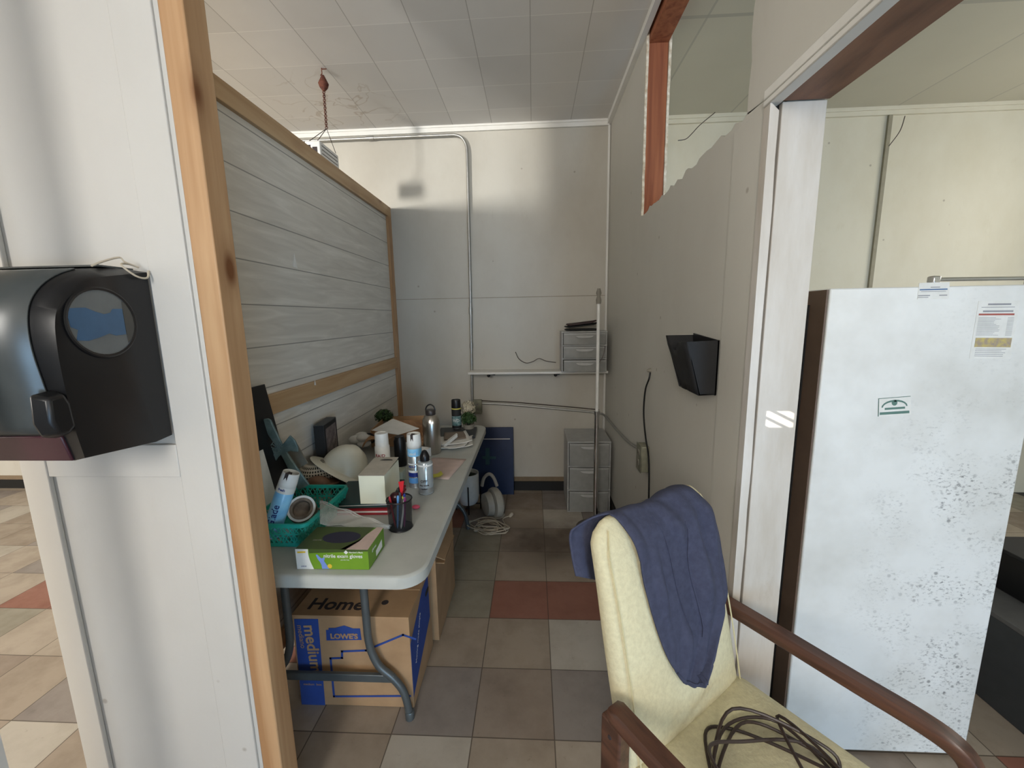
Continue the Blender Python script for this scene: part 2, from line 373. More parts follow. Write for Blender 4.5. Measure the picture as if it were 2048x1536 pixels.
def cat_rom(pts, n=8, cyc=False):
    pts = [Vector(p) for p in pts]; out = []; m = len(pts)
    rng = range(m) if cyc else range(m-1)
    for i in rng:
        g = lambda k: pts[k % m] if cyc else pts[max(0, min(m-1, k))]
        p0, p1, p2, p3 = g(i-1), g(i), g(i+1), g(i+2)
        for j in range(n):
            t = j/n
            out.append(.5*((2*p1)+(-p0+p2)*t+(2*p0-5*p1+4*p2-p3)*t*t+(-p0+3*p1-3*p2+p3)*t**3))
    if not cyc: out.append(pts[-1])
    return out
def arc_poly(x0, y0, x1, y1, r, seg=6):
    out = []
    for cx, cy, a0 in ((x1-r, y0+r, -90), (x1-r, y1-r, 0), (x0+r, y1-r, 90), (x0+r, y0+r, 180)):
        for k in range(seg+1):
            a = R_(a0+90*k/seg); out.append((cx+r*math.cos(a), cy+r*math.sin(a)))
    return out
def lettering(name, txt, size, T, mat, parent, ext=.0004, align='LEFT', bold=0, sx=1):
    """real letters lying in the XY plane of T"""
    cu = bpy.data.curves.new(name, 'FONT'); cu.body = txt; cu.size = size; cu.extrude = ext; cu.align_x = align; cu.offset = bold
    cu.resolution_u = 3
    tmp = bpy.data.objects.new(name+'_src', cu); C.objects.link(tmp)
    dg = bpy.context.evaluated_depsgraph_get(); me = bpy.data.meshes.new_from_object(tmp.evaluated_get(dg))
    bpy.data.objects.remove(tmp)
    me.transform(root_matrix(parent).inverted() @ T @ Matrix.Diagonal((sx, 1, 1, 1)))
    me.materials.clear(); me.materials.append(mat)
    o = bpy.data.objects.new(name, me); C.objects.link(o); o.parent = parent
    return o
FRONT = ROT(90, 0, 0)                 # text/plate in the XZ plane, read from -y
def face_mat(origin, xdir, ydir):
    x = Vector(xdir).normalized(); y = Vector(ydir).normalized(); z = x.cross(y)
    m = Matrix((x, y, z)).transposed().to_4x4(); m.translation = Vector(origin); return m
#PART2
# ------------------------------------------------------------------ the setting
YB = 3.48; CZ = 3.02
def build_floor():
    bm = bmesh.new(); ix0, ix1, iy0, iy1 = -20, 13, -16, 7
    known = {(-2, -1): 5, (-1, -1): 0, (0, -1): 1, (1, -1): 0, (-3, -1): 0, (-3, 0): 0, (-2, 0): 6, (-1, 0): 2, (0, 0): 6, (1, 0): 2, (-3, 1): 2,
             (-2, 1): 0, (-1, 1): 0, (0, 1): 5, (1, 1): 2, (-3, 2): 0, (-2, 2): 3, (-1, 2): 4, (0, 2): 4, (1, 2): 4, (-2, 3): 3, (-1, 3): 0, (0, 3): 0,
             (-3, 3): 3, (-2, 4): 3, (-1, 4): 2, (0, 4): 2, (-2, 5): 6, (-1, 5): 0, (0, 5): 5, (-1, 6): 2, (0, 6): 6, (-10, 2): 4, (-9, 2): 4,
             (-9, 1): 1, (-10, 3): 1, (-9, 3): 1, (-8, 1): 1, (-8, 0): 0, (-8, 2): 1, (-7, 0): 6, (-6, -1): 0, (-11, 3): 6, (-11, 4): 2, (-12, 4): 6}
    for ix in range(ix0, ix1):
        for iy in range(iy0, iy1+1):
            x0 = TX+ix*TILE; y0 = TY+iy*TILE
            f = bm.faces.new([bm.verts.new((x, y, 0)) for x, y in ((x0, y0), (x0+TILE, y0), (x0+TILE, y0+TILE), (x0, y0+TILE))])
            f.material_index = known.get((ix, iy), random.choice([0, 0, 1, 1, 2, 6, 1, 3, 5] if ix < -4 else [0, 0, 1, 2, 3, 6, 4]))
    o = make('floor', bm, TILES); o['kind'] = 'structure'
    b = B().box((-6.3, -4.2, -.12), (4.4, 3.8, -.004)); s = struct('trim_1', b, M['black_base'], label='subfloor under the tiles')
build_floor()
b = B().box((-6.2, -4, CZ), (.68, YB+.12, CZ+.08)); struct('ceiling', b, M['ceiling'])
b = B().box((.68, -4, CZ), (4.3, YB+.12, CZ+.08)); struct('ceiling_right', b, M['ceiling_r'])
b = B().box((-6.2, YB, -.1), (.68, YB+.12, CZ+.05)); struct('wall_back', b, M['wall_back'])
b = B().box((.68, YB, -.1), (4.3, YB+.12, CZ+.05)); struct('wall_back_right', b, M['cream'])
b = B().box((-6.3, -4, 0), (-6.2, YB+.1, CZ)); struct('wall_left', b, M['wall_stub'])
b = B().box((-1.12, -3.8, 0), (-1.0, .6, CZ)); struct('light_block_alcove', b, M['wall_stub'])  # unseen wall added to block left-room daylight from the alcove
b = B().box((4.2, -4, 0), (4.3, YB+.1, CZ)); struct('wall_far_right', b, M['cream'])
hx0, hx1, hz0, hz1 = SUNH.x-.047, SUNH.x+.05, SUNH.z-.033, SUNH.z+.033
b = B(); b.box((-6.3, -3.9, 0), (hx0, -3.8, CZ)); b.box((hx1, -3.9, 0), (4.3, -3.8, CZ)); b.box((hx0, -3.9, 0), (hx1, -3.8, hz0)); b.box((hx0, -3.9, hz1), (hx1, -3.8, CZ)); struct('wall_rear', b, M['wall_stub'])
b = B()  # slats added to shape the sun patch on the jamb
for k in range(4): b.box((-.08, -.004, -.0032), (.08, .004, .0032), Matrix.Translation((SUNH.x, -3.85, SUNH.z-.042+.028*k)) @ ROT(0, 27, 0))
struct('sun_slats', b, M['white_trim'], label='unseen slats added to stripe the sunlight')
b = B(); b.box((-1.12, -2.3, 0), (.62, -2.22, CZ)); struct('fill_backing_wall', b, M['wall_stub'])  # unseen wall added as backing for the high fill
b = B(); b.box((-2.44, -1.06, 0), (-1.0, -1.0, CZ)); struct('light_block_stub', b, M['wall_stub'])  # unseen wall added to keep left-room daylight off the stub wall
# rear and side window/door casings around the daylight
def casing(name, x0, z0, x1, z1, y, t=.07):
    b = B()
    for a, c in (((x0-t, y, z0-t), (x1+t, y+.04, z0)), ((x0-t, y, z1), (x1+t, y+.04, z1+t)), ((x0-t, y, z0), (x0, y+.04, z1)), ((x1, y, z0), (x1+t, y+.04, z1))): b.box(a, c)
    struct(name, b, M['white_trim'])
# joints, trims on the rear wall
b = B().box((-6.2, YB-.02, 2.975), (.60, YB, 3.02)); b.box((-6.2, YB-.028, 3.005), (.6, YB, 3.02)); struct('trim_2', b, M['white_trim'], label='painted cove strip under the ceiling')
b = B().box((.745, YB-.02, 2.965), (4.2, YB, 3.02)); b.box((.745, YB-.03, 2.995), (4.2, YB, 3.02)); struct('trim_3', b, M['cream'])
b = B().box((2.655, YB-.018, 0), (2.682, YB, 2.965)); struct('trim_4', b, plain('dull_tan_batten', (.33, .30, .22), .7), label='narrow vertical batten on the cream wall')  # batten in a darker tan than the cream wall
b = B().box((-6.2, YB-.012, 0), (.61, YB, .085)); struct('baseboard_back', b, M['black_base'])
b = B().box((-6.2, YB-.004, .085), (.61, YB, .125)); struct('trim_5', b, plain('bare_strip', (.22, .16, .10), .8), label='bare strip between wallboard and black base')
b = B().box((.603, 2.0, 0), (.615, YB, .085)); struct('baseboard_right', b, M['black_base'])
b = B().box((-1.15, YB-.0016, 1.694), (.61, YB+.01, 1.698)); struct('trim_6', b, plain('seam', (.28, .24, .18), .9), label='hairline seam across the wallboard')
b = B().box((.594, YB-.014, .1), (.608, YB, 2.98)); struct('trim_7', b, M['white_trim'])

# right partition: two wallboard skins over studs, broken open above door height
def jag(y0, z0, y1, z1, n, amp):
    out = []
    for i in range(n+1):
        f = i/n; out.append((y0+(y1-y0)*f+random.uniform(-amp, amp)*(0 < i < n), z0+(z1-z0)*f+random.uniform(-amp, amp)*(0 < i < n)))
    return out
HB = 2.085
edge_far = jag(2.47, CZ, 2.47, HB, 22, .006)
edge_bot = jag(2.47, HB, 1.31, HB+.01, 34, .011)
edge_near = jag(1.31, HB+.01, 1.29, CZ, 14, .010)
sk = [(YB, 0), (YB, CZ)]+edge_far+edge_bot[1:]+[(1.2, HB), (1.2, 0)]
sk2 = edge_near+[(-3.8, CZ), (-3.8, HB), (1.2, HB), (1.305, HB+.005)]
b = B()
for x0, x1 in ((.615, .627), (.733, .745)):
    b.prism([(x0, y, z) for y, z in sk], (x1-x0, 0, 0)); b.prism([(x0, y, z) for y, z in sk2], (x1-x0, 0, 0))
b.box((.627, 1.2, 0), (.733, 1.24, HB)); b.box((.627, -3.8, HB), (.733, 1.26, HB+.06)); b.box((.627, 1.22, HB), (.733, 1.27, 2.95))
struct('wall_right', b, M['wall_right'])
b = B(); b.box((.629, 2.475, 2.0), (.731, 2.515, 2.975)); struct('trim_8', b, M['redwood'], label='bare reddish stud standing in the broken opening')
b = B(); b.box((.629, 1.30, 2.955), (.731, 2.475, CZ)); struct('trim_9', b, M['redwood'], label='reddish top plate over the broken opening')
b = B()
for x0, x1 in ((.6145, .6275), (.7325, .7455)): b.prism([(x0, y+(-.004), z) for y, z in edge_far]+[(x0, 2.475, HB), (x0, 2.475, CZ)], (x1-x0, 0, 0))
struct('trim_10', b, M['gypsum'], label='raw gypsum edge')
b = B(); b.box((.585, 1.3, 2.985), (.6145, YB, CZ)); b.box((.6145, 2.4, 3.0), (.617, YB, CZ)); struct('trim_11', b, M['white_trim'], label='white cove strip between ceiling and right wall')
b = B(); b.box((.6105, 1.205, 0), (.616, 1.375, 2.07)); struct('trim_12', b, M['wall_right'], bevel=.001, label='thin board patched onto the end of the wall')
# door jamb and header
b = B(); b.box((.638, 1.176, 0), (.748, 1.2, 2.062)); struct('door_1', b, M['jamb'], bevel=.002, label='scuffed white door jamb')
b = B(); pts = [(.606, 0)]+[(.630+random.uniform(-.0025, .001), z*.12) for z in range(0, 18)]+[(.606, 2.062)]
b.prism([(x, 1.172, z) for x, z in pts], (0, .03, 0)); struct('trim_13', b, M['jamb'], label='narrow splintered corner strip beside the jamb')
b = B(); b.box((.630, 1.19, 0), (.638, 1.2, 2.06)); struct('trim_14', b, M['black_base'])
b = B(); b.box((.634, -2.2, 2.062), (.75, 1.172, HB)); struct('trim_15', b, M['soffit'], label='brown veneered underside of the door header')
b = B(); b.box((.602, -2.2, 2.058), (.634, 1.20, 2.074)); b.box((.602, -2.2, 2.074), (.6155, 1.2, 2.10)); b.box((.652, 1.172, 2.066), (.75, 1.2, 2.08)); struct('trim_16', b, M['white_trim'], bevel=.003, label='white strip along the edge of the door header')

# stub wall carrying the dispenser
SY = .95
b = B(); b.box((-1.312, SY, 0), (-.785, SY+.12, CZ))
struct('wall_front_left', b, M['wall_stub'])
b = B(); b.box((-1.318, SY-.012, 0), (-1.246, SY+.0, CZ)); struct('trim_17', b, M['wall_stub'], bevel=.003, label='raised board on the outer edge of the stub wall')
b = B(); b.box((-.893, SY-.009, 0), (-.797, SY, CZ)); b.box((-.797, SY-.004, 0), (-.785, SY, CZ))
struct('trim_18', b, M['wall_stub'], bevel=.002, label='raised white board beside the pine post')
b = B(); b.box((-1.246, SY-.010, 1.150), (-.893, SY, 1.235)); struct('trim_19', b, M['wall_stub'], bevel=.002, label='short horizontal board under the dispenser')

# pine post
b = B(); pts = []
b.box((-.785, SY-.006, 0), (-.729, SY+.062, CZ))
post = make('pine_post', b, M['pine'], bevel=.003); tag(post, 'knotty orange pine post rising floor to ceiling at the edge of the white stub wall', 'post')

# framed plank divider
def divider():
    t = thing('room_divider', 'tall pine framed divider with grey woodgrain planks behind the folding table', 'partition', (-1.16, 2.2, 0))
    m, tr, bs = nt('grey_woodgrain_plank'); bs.inputs['Roughness'].default_value = .55
    n = N(tr, 'ShaderNodeTexNoise', Scale=1, Detail=5, Roughness=.55, Distortion=1.2); tr.links.new(coords(tr, (1, 2.2, 22)), n.inputs['Vector'])
    r = ramp(tr, n.outputs[0], [(.30, (.54, .515, .465)), (.55, (.62, .595, .54)), (.72, (.71, .685, .63))])
    tc = tr.nodes.new('ShaderNodeTexCoord'); s = tr.nodes.new('ShaderNodeSeparateXYZ'); tr.links.new(tc.outputs['Object'], s.inputs[0])
    f = mathn(tr, 'FRACT', mathn(tr, 'DIVIDE', s.outputs[2], .178)); g = mathn(tr, 'LESS_THAN', f, .028)
    c = mixc(tr, mathn(tr, 'MULTIPLY', g, .7), r.outputs[0], (.13, .13, .12)); tr.links.new(c, bs.inputs['Base Color'])
    bump(tr, bs, mathn(tr, 'SUBTRACT', n.outputs[0], g), .35, .004)
    b = B(); b.box((-1.18, 1.09, .14), (-1.165, 3.42, 2.37)); pn = make('plank_panel', b, m, t)
    b = B(); b.box((-1.195, 1.08, 2.345), (-1.145, 3.46, 2.425)); make('top_rail', b, M['pine_y'], t, bevel=.002)
    b = B(); b.box((-1.190, 1.08, 1.128), (-1.147, 3.46, 1.218)); make('middle_rail', b, M['pine_y'], t, bevel=.002)
    b = B(); b.box((-1.190, 1.08, .06), (-1.147, 3.46, .15)); make('bottom_rail', b, M['pine_y'], t, bevel=.002)
    b = B(); b.box((-1.194, 3.385, 0), (-1.146, 3.462, 2.346)); make('end_post', b, M['pine'], t, bevel=.002)
    b = B(); b.box((-1.194, 1.08, 0), (-1.146, 1.14, 2.346)); make('end_post', b, M['pine'], t, bevel=.002)
    b = B()
    for px, py, h in ((590, 525, .045), (630, 766, .02)):
        b = B(); p = AX(px, py, -1.1445 if h < .03 else -1.1645)
        b.prism([(p.x, p.y, p.z+h), (p.x, p.y+h*.35, p.z-h*.6), (p.x, p.y-h*.45, p.z-h*.5)], (.001, 0, 0))
        make('torn_paper_scrap', b, M['white'], t)
divider()

# ------------------------------------------------------------------ wall fittings
def on_back(px, py, d=0): return AY(px, py, YB-d)
t = thing('wall_conduit', 'galvanised conduit running under the ceiling and bending down the rear wall', 'pipe', on_back(938, 500, .02))
p1 = AY(560, 272, YB-.035); yy = YB-.035
top = Vector((-.60, yy, 2.945))
b = B(); b.tube([Vector((-2.4, yy, 2.945)), top]+cat_rom([top, (-.545, yy, 2.925), (-.510, yy, 2.87), (-.503, yy, 2.80)], 5)[1:]+[Vector((-.515, yy, 1.7)), Vector((-.530, yy, .83))], .011, 10); make('pipe', b, M['galv'], t)
for q in ([(-1.3, yy, 2.945), (-1.24, yy, 2.945)], [(-.517, yy, 1.62), (-.518, yy, 1.56)], [(-.521, yy, 1.32), (-.522, yy, 1.28)]): make('coupling', B().tube(q, .015, 10), M['galv'], t)
def outlet(name, T, lab, big=1.0):
    t = thing(name, lab, 'outlet', T.translation)
    b = B(); b.box((-.036*big, -.058*big, 0), (.036*big, .058*big, .042), T); make('box', b, M['outlet'], t, bevel=.005)
    b = B(); b.box((-.038*big, -.060*big, .042), (.038*big, .060*big, .046), T); make('cover_plate', b, M['outlet'], t, bevel=.002)
    for dz in (-.022*big, .022*big):
        b = B(); b.lathe([(.014*big, 0), (.014*big, .003)], (0, dz, .046), 14, T); r = make('receptacle', b, M['terracotta'], t)
        b = B()
        for sx in (-.005, .005): b.box((sx-.0012, dz-.004, .049), (sx+.0012, dz+.005, .0496), T)
        make('slot', b, M['black'], r)
po = on_back(955, 815)
outlet('wall_outlet', face_mat((-.485, YB, .775), (1, 0, 0), (0, 0, 1)), 'small aged surface outlet on the rear wall by the flower')
t = thing('surface_raceway', 'thin cable conduit sagging along the rear wall then dropping along the grey wall', 'conduit', (-.2, YB-.01, .75))
pts = [(-.45, YB-.018, .80), (-.2, YB-.016, .785), (.2, YB-.016, .745), (.5, YB-.016, .715), (.575, YB-.03, .705), (.597, YB-.08, .70), (.602, 3.2, .70), (.602, 2.9, .71), (.602, 2.55, .735), (.602, 2.29, .775)]
b = B(); b.tube(cat_rom(pts, 6), .009, 8); make('conduit', b, M['galv'], t)
b = B(); b.tube([(-.5, YB-.010, .825), (-.1, YB-.010, .80), (.3, YB-.01, .762), (.56, YB-.01, .735)], .004, 6); make('cable', b, M['cord'], t)
outlet('junction_box', face_mat((.615, 2.18, .765), (0, -1, 0), (0, 0, 1)), 'grey green junction box on the grey right wall beside the black cable', 1.25)
t = thing('black_cable', 'black cable hanging from a hole down the grey right wall', 'cable', (.61, 2.1, .6))
pts = [(.613, 2.17, 1.235), (.606, 2.165, 1.20), (.600, 2.205, 1.13), (.600, 2.22, 1.0), (.600, 2.165, .88), (.600, 2.10, .80), (.600, 2.07, .65), (.600, 2.06, .3), (.598, 2.06, .012)]
b = B(); b.tube(cat_rom(pts, 6), .0045, 8); make('cord', b, M['black'], t)
b = B(); b.lathe([(.012, 0), (.009, .012), (.004, .02)], (0, 0, 0), 12, TR((.615, 2.17, 1.245), 0, -90, 0)); make('grommet', b, M['terracotta'], t)

# wall shelf with brackets
sz = 1.088
t = thing('wall_shelf', 'narrow white shelf screwed to the rear wall under the drawer unit', 'shelf', (.03, 3.4, sz))
b = B(); b.box((-.535, 3.30, sz-.014), (.6, YB, sz+.004)); make('board', b, M['white_trim'], t, bevel=.002)
for x in (-.34, .21):
    b = B(); b.box((x-.012, YB-.008, sz-.045), (x+.012, YB, sz-.014)); b.box((x-.012, 3.33, sz-.02), (x+.012, YB, sz-.014))
    k = make('bracket', b, M['black'], t)
    b = B(); b.lathe([(.014, 0), (.014, .012), (.005, .02)], (0, 0, 0), 12, TR((x-.03, 3.335, sz-.022), 180, 0, 0)); make('knob', b, M['black'], t)
# thin wire on the shelf
b = B(); pts = [AY(1031, 704, 3.45), AY(1038, 718, 3.42), AY(1052, 726, 3.39), AY(1066, 723, 3.38), AY(1078, 717, 3.38), AY(1092, 722, 3.37), AY(1112, 725, 3.37)]
o = make('wire', B().tube(cat_rom(pts, 5), .003, 6), M['cord']); tag(o, 'loose brown wire curling up from the wall shelf beside the drawer unit', 'wire')

# small three drawer unit on the shelf
def drawers(name, label, cx, y0, y1, z0, wdt, hts, frame, inner, openz, top_open=False):
    t = thing(name, label, 'drawer unit', (cx, (y0+y1)/2, z0))
    x0, x1 = cx-wdt/2, cx+wdt/2; z = z0; H = sum(hts)
    b = B()
    for xx in (x0, x1-.012): b.box((xx, y0+.01, z0), (xx+.012, y1, z0+H))
    for k in range(len(hts)+1):
        zz = z0+sum(hts[:k]); b.box((x0, y0+.004, zz-.004 if k else zz), (x1, y1, zz+.008))
    b.box((x0, y1-.004, z0), (x1, y1, z0+H)); make('frame', b, frame, t, bevel=.002)
    for k, h in enumerate(hts):
        zz = z0+sum(hts[:k])+.010; o_ = openz if k == 0 else 0
        f0 = y0-o_
        b = B(); hh = h-.016
        n = 9; loops = []
        front = [(x0+.016+(wdt-.032)*i/n, f0-.010*math.sin(math.pi*i/n)) for i in range(n+1)]
        b.prism([(x, y, zz) for x, y in front]+[(x1-.016, f0+.006, zz), (x0+.016, f0+.006, zz)], (0, 0, hh))
        b.box((x0+.018, f0+.006, zz), (x1-.018, y1-.02, zz+.004)); b.box((x0+.018, f0+.006, zz), (x0+.021, y1-.02, zz+hh*.9)); b.box((x1-.021, f0+.006, zz), (x1-.018, y1-.02, zz+hh*.9))
        d = make('drawer', b, inner, t)
        b = B(); b.prism([(x, y-.004, zz+hh-.012) for x, y in front]+[(x1-.016, f0+.008, zz+hh-.012), (x0+.016, f0+.008, zz+hh-.012)], (0, 0, .012))
        make('rim', b, frame, d)
        b = B(); b.prism(cat_rom([(cx-.07, f0-.012, zz+hh-.02), (cx-.05, f0-.014, zz+hh-.034), (cx, f0-.018, zz+hh-.038), (cx+.05, f0-.014, zz+hh-.034), (cx+.07, f0-.012, zz+hh-.02)], 3), (0, -.008, 0)); make('handle', b, frame, d)
    return t
drawers('desktop_drawer_unit', 'small clear three drawer unit standing on the wall shelf, bottom drawer ajar', .40, 3.24, 3.46, sz+.004, .355, [.105, .105, .105], M['clearplastic'], M['frost'], .03)
# contents and black folded item on top
b = B(); zt = sz+.004+.315+.009
def slab(c, a, bb, h, rz, tilt): return TR(c, tilt, 0, rz), a, bb, h
t = thing('folded_bag', 'folded black bag lying on top of the small drawer unit', 'bag', (.40, 3.34, zt))
for k, (w_, h_, z_, rz) in enumerate(((.13, .012, .004, 4), (.135, .010, .020, -5), (.12, .012, .036, -8))):
    b = B(); P_ = arc_poly(-w_, -.075, w_, .075, .035, 4); loops = []
    for s_, dz in ((.94, 0), (1, .3), (1, .7), (.93, 1)): loops.append([Vector((x*s_, y*s_, z_+h_*dz+.022*(x/w_+.3)**2*(k > 0))) for x, y in P_])
    T_ = TR((.385, 3.335, zt), 0, 0, rz); b.loft([[T_ @ p for p in l] for l in loops]); make(['base_layer', 'flap', 'top_flap'][k], b, M['black_matte'] if k < 2 else plain('dark_plum_lining', (.03, .012, .014), .5), t)

# floor lamp
lb = AZ(1190, 1058, 0)
t = thing('floor_lamp', 'slim floor lamp pole with round dark base in front of the drawer tower', 'lamp', (lb.x, lb.y, 0))
def Lz(z): return (lb.x-.0, lb.y, z)
b = B(); b.lathe([(.135, 0), (.14, .004), (.138, .012), (.10, .018), (.02, .024), (.014, .03)], Lz(0), 40); make('base', b, plain('dark_bronze_base', (.10, .085, .07), .35, .5), t)
b = B(); b.lathe([(.0165, .028), (.0165, .86)], Lz(0), 14); make('lower_pole', b, M['chrome'], t, label='shiny lower pole')
b = B(); b.lathe([(.021, .855), (.021, .878), (.012, .882)], Lz(0), 16); make('collar', b, M['chrome'], t)
b = B(); b.lathe([(.011, .88), (.011, 1.62)], Lz(0), 12); make('upper_pole', b, M['white'], t, label='thin white upper pole')
b = B(); b.lathe([(.016, 1.61), (.018, 1.635), (.012, 1.66), (.018, 1.68), (.010, 1.71)], Lz(0), 12); make('socket', b, M['terracotta'], t)
b = B(); b.tube(cat_rom([(lb.x+.012, lb.y, 1.22), (lb.x+.035, lb.y, 1.26), (lb.x+.05, lb.y+.01, 1.33)], 5), .0025, 6); make('pull_cord', b, M['cord'], t)

drawers('plastic_drawer_tower', 'tall frosted white drawer tower standing on the floor by the rear wall corner', .425, 3.06, 3.44, 0, .335, [.18, .195, .195], M['clearplastic'], M['frost'], 0)

# wall file pocket
t = thing('file_pocket', 'black plastic wall file pocket with scooped front on the grey right wall', 'file holder', (.6, 1.5, 1.35))
X0 = .612; yA, yB2 = 1.385, 1.60
def pocket_front(y, s): return X0-.105*s
scoop = [(1.60, 1.455), (1.585, 1.435), (1.565, 1.415), (1.54, 1.405), (1.515, 1.407), (1.495, 1.425), (1.475, 1.437), (1.44, 1.441), (1.385, 1.443)]
def pk(y, z):    # front sheet leans: further out at the top
    f = max(0, min(1, (z-1.262)/.18)); return (X0-.055-.05*f, y-(.0)*(1-f)+(.03*(1-f) if y > 1.5 else 0)*-1, z)
b = B(); bot = [(y, 1.262+.0*(y-1.385)) for y in (1.385, 1.44, 1.475, 1.495, 1.515, 1.54, 1.55, 1.56, 1.575)][::-1]
rows = [[pk(y0*(1-f)+y1*f, z0*(1-f)+z1*f) for f in [k/6 for k in range(7)]] for (y0, z0), (y1, z1) in zip(scoop, bot)]
b.loft(rows, cap=False, closed=False); fr = make('front_panel', b, M['black_matte'], t, solid=.004)
for y in (yA, ):
    b = B(); b.prism([(X0, y, 1.268), (X0, y, 1.447), (X0-.105, y, 1.443), (X0-.056, y, 1.262)], (0, .004, 0)); make('side_panel', b, M['black_matte'], t)
b = B(); b.prism([(X0, 1.577, 1.262), (X0, 1.604, 1.455), (X0-.105, 1.60, 1.455), (X0-.056, 1.575, 1.262)], (0, .004, 0)); make('side_panel', b, M['black_matte'], t)
b = B(); b.prism([(X0-.001, 1.385, 1.262), (X0-.001, 1.385, 1.447), (X0-.001, 1.60, 1.462), (X0-.001, 1.575, 1.262)], (-.004, 0, 0)); b.prism([(X0, 1.385, 1.264), (X0-.056, 1.385, 1.262), (X0-.056, 1.575, 1.262), (X0, 1.575, 1.264)], (0, 0, .004)); make('back_panel', b, M['black'], t)

# hanging chain and sign box over the divider
hk = AZ(643, 136, CZ)
t = thing('hanging_light_box', 'small white box hung on a rusty chain from the ceiling beyond the divider', 'hanging box', (hk.x, hk.y, 2.4))
b = B(); b.tube([(hk.x, hk.y, CZ), (hk.x, hk.y, CZ-.03), (hk.x-.01, hk.y, CZ-.04)], .003, 6); b.tube([(hk.x, hk.y, CZ-.006), (hk.x+.03, hk.y, CZ-.006)], .003, 6); make('hook', b, M['rust'], t)
b = B(); b.lathe([(.008, 0), (.024, .02), (.030, .04), (.020, .06), (.008, .085)][::1], (hk.x+.004, hk.y, CZ-.125), 14); make('rusty_cap', b, M['rust'], t)
def chain(b, p0, p1, n, r=.008, tr_=.0022):
    p0 = Vector(p0); p1 = Vector(p1)
    for i in range(n):
        c = p0.lerp(p1, (i+.5)/n); L_ = (p1-p0).length/n*.68
        a = Vector((1, 0, 0)) if i % 2 else Vector((0, 1, 0))
        b.tube([c+a*r*math.cos(2*math.pi*k/8)+Vector((0, 0, 1))*L_*math.sin(2*math.pi*k/8) for k in range(8)], tr_, 5, cyc=True)
zc = AY(635, 258, hk.y).z; b = B(); chain(b, (hk.x+.002, hk.y, CZ-.115), (hk.x-.0, hk.y, zc), 20); make('chain', b, M['rust'], t)
bx = AY(644, 297, hk.y)
b = B(); b.tube([(hk.x, hk.y, zc), (bx.x-.055, hk.y-.06, bx.z+.015)], .002, 6); b.tube([(hk.x, hk.y, zc), (bx.x-.0, hk.y-.06, bx.z+.015)], .002, 6); b.tube([(hk.x, hk.y, zc), (bx.x+.03, hk.y+.12, bx.z+.015)], .002, 6); make('wire', b, M['cord'], t)
b = B(); b.box((bx.x-.065, hk.y-.08, bx.z-.09), (bx.x+.028, hk.y+.16, bx.z+.015)); make('box', b, M['white'], t, bevel=.006)
b = B()
for k in range(4): b.box((bx.x+.028, hk.y-.06, bx.z-.075+k*.022), (bx.x+.0288, hk.y+.14, bx.z-.071+k*.022))
b.box((bx.x-.055, hk.y-.081, bx.z-.03), (bx.x-.03, hk.y-.080, bx.z-.008)); b.box((bx.x-.02, hk.y-.081, bx.z-.05), (bx.x+.01, hk.y-.080, bx.z-.02)); make('vent_slot', b, M['dark_ink'], t)

# loose wires seen through the broken opening and in the right room
b = B(); pts = [AY(1400, 250, 3.3), AY(1385, 266, 3.3), AY(1372, 278, 3.3), AY(1356, 281, 3.3)]
tag(make('wire', B().tube(cat_rom([(AY(1430, 225, 3.4)), *pts], 4), .003, 5), M['cord']), 'thin stray wire seen through the broken triangular opening', 'wire')
pts = [AY(1810, 232, 3.42), AY(1800, 262, 3.42), AY(1778, 292, 3.42)]
tag(make('wire', B().tube(cat_rom(pts, 4), .003, 5), M['cord']), 'thin wire drooping beside the batten on the cream wall', 'wire')
#PART3
# ------------------------------------------------------------------ paper towel dispenser on the stub wall
DX = -.897
t = thing('towel_dispenser', 'large black smoked plastic paper towel dispenser on the white stub wall', 'towel dispenser', (-1.05, .938, 1.45))
inner = [(303, 548), (240, 550), (184, 557), (145, 577), (118, 607), (108, 642), (113, 700), (129, 780), (152, 870), (168, 916), (312, 883), (350, 868)]
outer = [(303, 541), (225, 536), (155, 539), (105, 558), (72, 592), (61, 636), (70, 700), (97, 780), (126, 868), (150, 921), (312, 884), (350, 869)]
Li = [AX(px, py, DX) for px, py in inner]; Lo = [AX(px, py, DX-.028) for px, py in outer]
Li = [Li[0]]+cat_rom(Li[1:9], 4)+Li[9:]; Lo = [Lo[0]]+cat_rom(Lo[1:9], 4)+Lo[9:]
for L in (Li, Lo):
    L[0].y = .938; L[-1].y = .938; L[0].z = 1.652; L[-1].z = 1.262
Lo[0].z = 1.657; Lo[-1].z = 1.256
Lfar = [p+Vector((-.29, 0, 0)) for p in Lo]
b = B(); b.loft([[p+Vector((.002, 0, 0)) for p in Li], Lo, Lfar]); make('body', b, M['black'], t, sharp=60)
b = B(); sh = [p+Vector((-.002, -.003, .001)) for p in Lo[5:30]]; sh2 = [p+Vector((-.290, 0, 0)) for p in sh]
b.loft([sh, sh2], cap=False, closed=False); make('front_cover', b, M['smoke'], t, solid=.003, sharp=50, label='smoky grey front cover')
a = Lo[29]; c = Lo[30]
b = B(); b.prism([a+Vector((-.001, -.004, -.004)), c+Vector((-.001, -.004, .0)), c+Vector((-.001, .05, -.002)), a+Vector((-.001, .05, -.004))], (-.288, 0, 0)); make('lower_lip', b, M['maroon'], t, bevel=.003, label='dark maroon lower lip')
wc = AX(205, 645, DX+.003); W = face_mat(wc, (0, 1, 0), (0, 0, 1))    # plane x = const, normal +x
b = B(); b.lathe([(.070, 0), (.073, .0025), (.070, .004), (.066, .003)], (0, 0, 0), 40, W, cap=False); rg = make('window_ring', b, M['black'], t)
b = B(); b.lathe([(.068, .0005), (.068, .0012)], (0, 0, 0), 40, W); wd = make('roll_end', b, plain('grey_roll_end', (.13, .14, .14), .6), rg)
